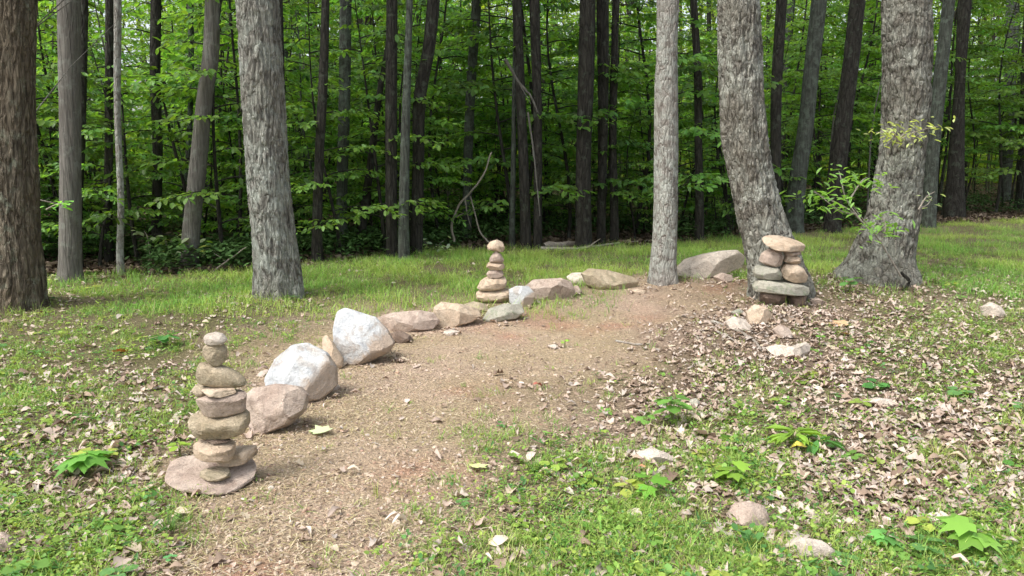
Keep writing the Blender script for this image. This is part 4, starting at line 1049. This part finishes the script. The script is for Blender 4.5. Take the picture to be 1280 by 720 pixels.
seedling('tall leafy green weed on the edge of the leaf litter right of the path', 840, 532, 62, 11, .14, (.13, .30, .07), 'round', seed=4)
seedling('low round-leaved green weed left beside the tall leafy weed', 806, 532, 32, 6, .05, (.15, .32, .08), 'round', seed=5)
seedling('yellow-green fern-like sprout in the right foreground', 992, 560, 62, 14, .09, (.20, .38, .06), 'lance', seed=6)
seedling('dark green narrow-leaved sprout right beside the yellow-green one', 1022, 562, 60, 7, .07, (.09, .26, .07), 'lance', seed=7)
seedling('green rosette plant in the bottom right among fallen leaves', 1105, 688, 50, 6, .06, (.12, .33, .09), 'lobed', seed=8)
seedling('large glowing green seedling near the bottom right corner', 1215, 690, 95, 6, .11, (.17, .36, .07), 'lobed', seed=9)
seedling('tiny round green seedling above the bottom right rosette', 1072, 646, 20, 3, .02, (.10, .34, .05), 'round', seed=10)
seedling('upright green sprout beside the front of the right cairn', 1024, 432, 20, 6, .12, (.13, .33, .06), 'round', seed=11)
seedling('dark green trailing sprout in the right litter', 1096, 486, 42, 7, .04, (.07, .22, .06), 'round', seed=12)
seedling('tiny bright sprout alone on the dirt path', 706, 434, 14, 5, .06, (.20, .42, .06), 'round', seed=13)
seedling('broad green leafed sprout in the left weeds near the leaf litter', 105, 590, 85, 8, .09, (.14, .36, .07), 'lobed', seed=14)
seedling('green seedling at the right picture edge among dead leaves', 1262, 582, 44, 3, .04, (.09, .26, .05), 'round', seed=15)
seedling('small green sprout left behind the front left cairn', 225, 570, 36, 7, .07, (.22, .38, .06), 'round', seed=16)
seedling('green leafy weed in the upper left beside the orange leaf', 205, 434, 48, 9, .09, (.08, .24, .07), 'round', seed=17)
seedling('small sprout at the left foot of the big flaring tree', 1062, 366, 34, 9, .16, (.10, .25, .08), 'round', seed=18)
seedling('tiny bluish green sprout at the bottom left of the path', 213, 705, 22, 4, .03, (.12, .36, .14), 'round', seed=19)

rs_ = random.Random(12); sd_pro = []
_sx = np.random.default_rng(71); _x, _y = sample_xy(900, 2.2, 9.5, 1.2, _sx); _m, _g, _l, _o = masks(_x, _y)
_ok = np.where((_g > .35) & (_o > .9) & stone_free(_x, _y))[0][:70]
for q_, k_ in enumerate(_ok):
    if q_ < 4:
        r_o = seedling('small broad-leaved sprout growing low among the weeds', 640, 500, 30, 5, .04, [(.14, .30, .07), (.24, .38, .08), (.10, .24, .08), (.30, .40, .09)][q_], 'round', 'sprout', 'sprout', 200 + q_, 'small broad-leaved sprouts among the weeds'); sd_pro.append(r_o)
    else: r_o = copy_tree(sd_pro[q_ % 4], (0, 0, 0), rs_.uniform(0, 6.28), rs_.uniform(.5, 1.3))
    r_o.location = (_x[k_], _y[k_], Hs(_x[k_], _y[k_]))

def tuft(label, u, v, wpx, hpx, n, col, seed, name='grass_tuft'):
    r = np.random.default_rng(seed); x, y, z = ground_at(u, v); s = y / FPX; G = Geo()
    a = r.uniform(0, 6.28, n); L_ = r.uniform(.6, 1.2, n) * hpx * s
    pos = np.stack([np.cos(a) * .012, np.sin(a) * .012, np.full(n, -.005)], 1)
    c = np.array(col)[None] * r.uniform(.7, 1.25, (n, 1))
    scatter(G, BL[2][0], BL[2][1], pos, a, r.uniform(.0, .7, n), r.normal(0, .15, n), np.stack([L_ * wpx / hpx * .5, np.full(n, .0022), L_], 1), c, [.7, .7, .95, .95, 1.1, 1.1, 1.2])
    o = G.build(name, M_GRASS); o.location = (x, y, z); return tag(o, label, 'grass tuft')
tuft('spiky green grass tuft below the front left cairn', 210, 664, 40, 44, 90, (.12, .24, .06), 1)
tuft('upright fine grass tuft at the near end of the path centre', 668, 590, 34, 42, 80, (.17, .33, .06), 2)
tuft('small grass tuft in the bottom centre beside a dead leaf', 540, 690, 36, 26, 60, (.20, .33, .06), 3)
tuft('yellowish arching grass tuft at the right of the leaf litter', 1170, 572, 44, 34, 80, (.34, .40, .10), 4)

def one_leaf(label, u, v, wpx, col, tpl, rot, tilt=.2, name='fallen_leaf', group=None):
    x, y, z = ground_at(u, v); L = wpx * y / FPX * 1.1; G = Geo()
    V, F = (lobed(1.0, drop_=-.12) if tpl == 'maple' else DEAD[tpl]); R = rotm(np.array([rot]), np.array([tilt]), np.array([-tilt * .6]))[0]
    G.add((V * L) @ R.T, F, col); o = G.build(name, M_DEAD); o.location = (x, y, z + .03); return tag(o, label, 'leaf', group)
one_leaf('pale yellow-green lobed leaf fallen on the dirt path', 590, 590, 24, (.62, .68, .30), 'maple', .4)
one_leaf('light green leaf lying flat near the pinkish boulder', 405, 546, 26, (.52, .62, .34), 'maple', 2.2, .1)
one_leaf('orange-red fallen leaf in the upper left weeds', 145, 442, 20, (.72, .22, .07), 'maple', 1.0, .5)
one_leaf('orange-tinted fallen leaf below the big flaring tree', 1058, 408, 24, (.55, .36, .20), 'maple', 2.8, .15)
one_leaf('yellow-orange leaf near the sprout in front of the right cairn', 1050, 420, 16, (.72, .50, .15), 'maple', .3, .3)
one_leaf('white curled leaf lying on the near path', 500, 662, 26, (.70, .66, .60), 4, .9, .3)
one_leaf('large pale folded leaf in the bottom centre', 622, 684, 40, (.60, .52, .40), 2, 2.2, .4)
one_leaf('small pale leaf on the near dirt path above the white curled one', 442, 594, 16, (.62, .54, .42), 0, .2, .2)
one_leaf('reddish leaf near the middle of the path', 672, 487, 14, (.42, .15, .11), 0, .5, .3)
one_leaf('big pinkish dead leaf in the litter right of the tall leafy weed', 884, 548, 44, (.56, .45, .39), 1, .3, .25)
one_leaf('tan leaf curled up in the bottom centre beside the grass tuft', 575, 690, 26, (.50, .42, .36), 4, 2.0, .5)
one_leaf('salmon leaf curled below the tall leafy weed in the weeds', 802, 590, 18, (.55, .28, .16), 2, 1.0, .4)
one_leaf('yellow leaf under the yellow-green fern-like sprout', 997, 566, 20, (.74, .60, .12), 0, 2.8, .2)

YT = ground_at(1096, 346)[1]; print('YT', YT)
def stick(label, pts, r0, r1, mat='twig', name='fallen_branch', cat='branch', Y=None, ground=True, group=None, side=None):
    P = []
    for k, (u, v) in enumerate(pts):
        if Y is None: x, y, z = ground_at(u, v); P.append((x, y, z + r0 * .6 + .004))
        else: yy = Y if not isinstance(Y, (list, tuple)) else Y[k]; x, z = on_plane(u, v, yy); P.append((x, yy, z))
    P = np.array(P); t = np.linspace(0, 1, len(P)); tq = np.linspace(0, 1, len(P) * 4)
    PP = spline(np.concatenate([t[:, None], P], 1), tq); PP = PP + np.array([[.0, .0, .0]])
    G = Geo(); base = PP[0].copy(); rj = np.random.default_rng(len(label)); 
    v, f = tube(PP - base + rj.normal(0, r0 * .15, PP.shape), np.linspace(r0, r1, len(PP)), 8); G.add(v, f)
    for s in (side or []):
        i = int(s[0] * (len(PP) - 1)); q = PP[i] - base; e = q + np.array(s[1:4])
        v, f = tube([q, (q + e) / 2 + rj.normal(0, .01, 3), e], [r1 * 1.1, r1 * .8, r1 * .3], 6); G.add(v, f)
    o = G.build(name, BM[mat]); o.location = base; return tag(o, label, cat, group)
stick('long thin pale branch fallen along the tree line beyond the meadow', [(676, 312), (720, 313), (760, 307), (812, 303)], .035, .015, side=[(.5, .2, 0, .15)])
stick('short thick grey log lying on the forest floor behind the meadow', [(680, 310), (722, 307)], .06, .05, 'twig', 'log', 'log')
stick('thin stick arching up from the ground left of the lichen-grey oak', [(262, 343), (284, 326), (308, 309)], .014, .006, Y=10.2, side=[(.5, -.15, 0, .12)])
stick('crooked pale vine climbing left of the middle cairn', [(568, 302), (565, 280), (575, 255), (592, 236), (606, 215), (614, 190)], .022, .012, Y=[12.6] * 6, name='vine', cat='vine', side=[(.3, .25, 0, .1), (.5, .1, 0, -.5)])
stick('thin twisted branch standing left of the crooked pale vine', [(516, 300), (522, 275), (535, 250)], .014, .006, Y=13.9, side=[(.5, .2, 0, .1)])
stick('pale dead sapling stem bending down behind the middle cairn', [(612, 304), (600, 290), (594, 268), (588, 245)], .015, .010, Y=12.6)
stick('broken grey branch hanging high left of the thick black trunk', [(632, 74), (645, 98), (662, 118), (672, 140)], .026, .013, Y=12.6, name='hanging_branch', mat='smooth', side=[(.4, .2, 0, -.35), (.7, .15, 0, -.3)])
stick('long thin grey stem drooping from the hanging branch', [(660, 140), (668, 200), (675, 270)], .018, .010, Y=12.6, name='hanging_branch', mat='smooth')
stick('bare twig forked in the litter left of the right cairn stones', [(890, 404), (915, 412), (940, 426), (952, 440)], .018, .008, side=[(.4, .12, -.1, .02)])
stick('thin twig along the ground below the right cairn', [(896, 416), (912, 424), (925, 432)], .012, .006)
stick('dark crooked root-like stick rising at the right foot of the big flaring tree', [(1132, 388), (1128, 368), (1136, 352), (1126, 340)], .028, .016, 'dark', Y=YT - .65)
stick('curved pale twig in the foreground centre beside the dead leaf', [(640, 612), (648, 618), (650, 640), (640, 656)], .006, .003)
stick('grey twig leaning in the weeds left of the front left cairn', [(158, 612), (166, 594), (172, 586)], .005, .003)
stick('thin brown stick on the upper left grass before the oak', [(265, 372), (290, 372), (312, 378)], .008, .004, 'dark')
stick('stick lying across the litter right of the path', [(770, 427), (795, 432), (812, 431)], .010, .006)

def shrub(label, name, base, Y, stems, leaf, lcol, nleaf, seed, kind='lance', cat='shrub', bark='twig', spread=.12):
    """stems: list of pixel polylines in the plane at depth Y (with a little real depth added)"""
    r = random.Random(seed); nr = np.random.default_rng(seed)
    bx, bz = on_plane(base[0], base[1], Y); bz = Hs(bx, Y); root = thing(name, label, cat, (bx, Y, bz))
    G = Geo(); LP = []; LY = []
    for si, st in enumerate(stems):
        dy = r.uniform(-.25, .25); P = []
        for k, (u, v) in enumerate(st):
            x, z = on_plane(u, v, Y); P.append((x - bx, dy * k / max(1, len(st) - 1), z - bz))
        P = np.array(P); t = np.linspace(0, 1, len(P)); PP = spline(np.concatenate([t[:, None], P], 1), np.linspace(0, 1, len(P) * 4)) if len(P) > 2 else P
        v, f = tube(PP, np.linspace(.011, .004, len(PP)), 6); G.add(v, f)
        d = PP[-1] - PP[0]; ya = math.atan2(d[1], d[0])
        for q in range(nleaf):
            i = int((.45 + .55 * r.random()) * (len(PP) - 1)); LP.append(PP[i] + np.array([r.gauss(0, spread), r.gauss(0, spread), r.gauss(0, spread * .5)])); LY.append(r.uniform(0, 6.28))
    G.build('stem', BM[bark], root); n = len(LP); Gl = Geo(); tv, tf = LANCE if kind == 'lance' else SLEAF
    c = np.array(lcol)[None] * nr.uniform(.7, 1.4, (n, 1))
    if n: scatter(Gl, tv * np.array([1, 1.3, 1]), tf, np.array(LP), np.array(LY), nr.normal(.25, .3, n), nr.normal(0, .3, n), leaf * nr.uniform(.7, 1.2, n), c); Gl.build('foliage', M_SAP, root)
    return root
shrub('leggy leaning shrub with narrow leaves left of the big flaring tree', 'shrub', (1128, 370), YT - .75,
      [[(1126, 345), (1100, 305), (1078, 278), (1058, 255)], [(1085, 285), (1062, 262), (1030, 246), (1020, 240)], [(1078, 278), (1062, 250), (1058, 220), (1060, 214)], [(1070, 268), (1045, 262), (1012, 238)], [(1100, 305), (1110, 285), (1108, 272)], [(1062, 250), (1080, 228), (1092, 222)]],
      .115, (.19, .34, .10), 34, 3)
shrub('tuft of yellowish leaves sprouting on the front of the big flaring tree', 'leafy_sprout', (1125, 200), YT - .45, [[(1125, 175), (1110, 166), (1088, 166)], [(1125, 175), (1140, 165), (1165, 158)], [(1125, 175), (1130, 168), (1150, 172)], [(1125, 178), (1120, 165), (1115, 160)]], .085, (.34, .40, .17), 26, 4, 'lance', spread=.12)
shrub('small twig with pale leaves right of the big flaring tree', 'leafy_sprout', (1150, 260), YT - .40, [[(1148, 262), (1160, 246), (1172, 240)], [(1148, 262), (1165, 256), (1176, 248)]], .08, (.42, .52, .36), 5, 5, spread=.05)
shrub('low weed with broad pale leaves before the leaning brown tree', 'shrub', (235, 345), 10.6, [[(232, 340), (228, 310), (238, 295)], [(232, 340), (210, 325), (190, 320)], [(232, 340), (250, 315), (262, 310)], [(190, 340), (186, 300), (182, 288)], [(232, 340), (205, 310), (198, 300)]], .13, (.28, .33, .20), 9, 6, 'sap', spread=.10)
shrub('low shrub with pale whitish leaves at the meadow edge left of the middle cairn', 'shrub', (535, 322), 12.3, [[(530, 320), (532, 305), (530, 300)], [(530, 320), (545, 308), (554, 302)], [(530, 320), (520, 310), (514, 318)], [(545, 320), (552, 312), (558, 312)]], .10, (.45, .52, .42), 9, 7, 'sap', spread=.08)
shrub('small white-flecked weed at the right foot of the massive brown left tree', 'shrub', (70, 365), 9.4, [[(70, 362), (70, 350), (72, 344)], [(70, 362), (62, 352), (58, 348)]], .05, (.50, .55, .42), 10, 8, 'sap', spread=.05)
shrub('sprig of horizontal leaves crossing the smooth dark grey left trunk', 'leafy_sprout', (55, 300), 9.0, [[(58, 262), (70, 256), (84, 254)], [(50, 250), (64, 255), (78, 258)]], .09, (.20, .42, .10), 9, 9, 'sap', spread=.06)

# ------------------------------------------------------------------ light
w = bpy.data.worlds.new('World'); sc.world = w; w.use_nodes = True
nt = w.node_tree; nt.nodes.clear(); wo = nt.nodes.new('ShaderNodeOutputWorld'); bg = nt.nodes.new('ShaderNodeBackground')
sky = nt.nodes.new('ShaderNodeTexSky'); sky.sky_type = 'NISHITA'; sky.sun_disc = False
SE, SA = math.radians(56), math.radians(232)
sky.sun_elevation = SE; sky.sun_rotation = SA; sky.air_density = 1.0; sky.dust_density = 4.0; sky.ozone_density = 1.0
hs = nt.nodes.new('ShaderNodeHueSaturation'); hs.inputs['Saturation'].default_value = .45
nt.links.new(sky.outputs[0], hs.inputs['Color']); nt.links.new(hs.outputs[0], bg.inputs[0]); bg.inputs[1].default_value = .15
nt.links.new(bg.outputs[0], wo.inputs[0])
sd = bpy.data.lights.new('sun', 'SUN'); so = bpy.data.objects.new('sun', sd); COL.objects.link(so)
sd.energy = 1.4; sd.angle = math.radians(18); sd.color = (1, .97, .92)
dv = Vector((math.cos(SE) * math.sin(SA), math.cos(SE) * math.cos(SA), math.sin(SE)))
so.rotation_euler = dv.to_track_quat('Z', 'Y').to_euler(); so.location = dv * 30

sc.view_settings.view_transform = 'Standard'; sc.view_settings.look = 'None'; sc.view_settings.exposure = 1.12; sc.view_settings.gamma = 1
sc.render.engine = 'CYCLES'
cy = sc.cycles; cy.max_bounces = 6; cy.diffuse_bounces = 4; cy.transmission_bounces = 6; cy.glossy_bounces = 2
cy.use_denoising = True
try: cy.denoiser = 'OPENIMAGEDENOISE'; cy.denoising_input_passes = 'RGB_ALBEDO_NORMAL'; cy.denoising_prefilter = 'ACCURATE'
except Exception: pass
cy.use_adaptive_sampling = True; cy.adaptive_threshold = .02
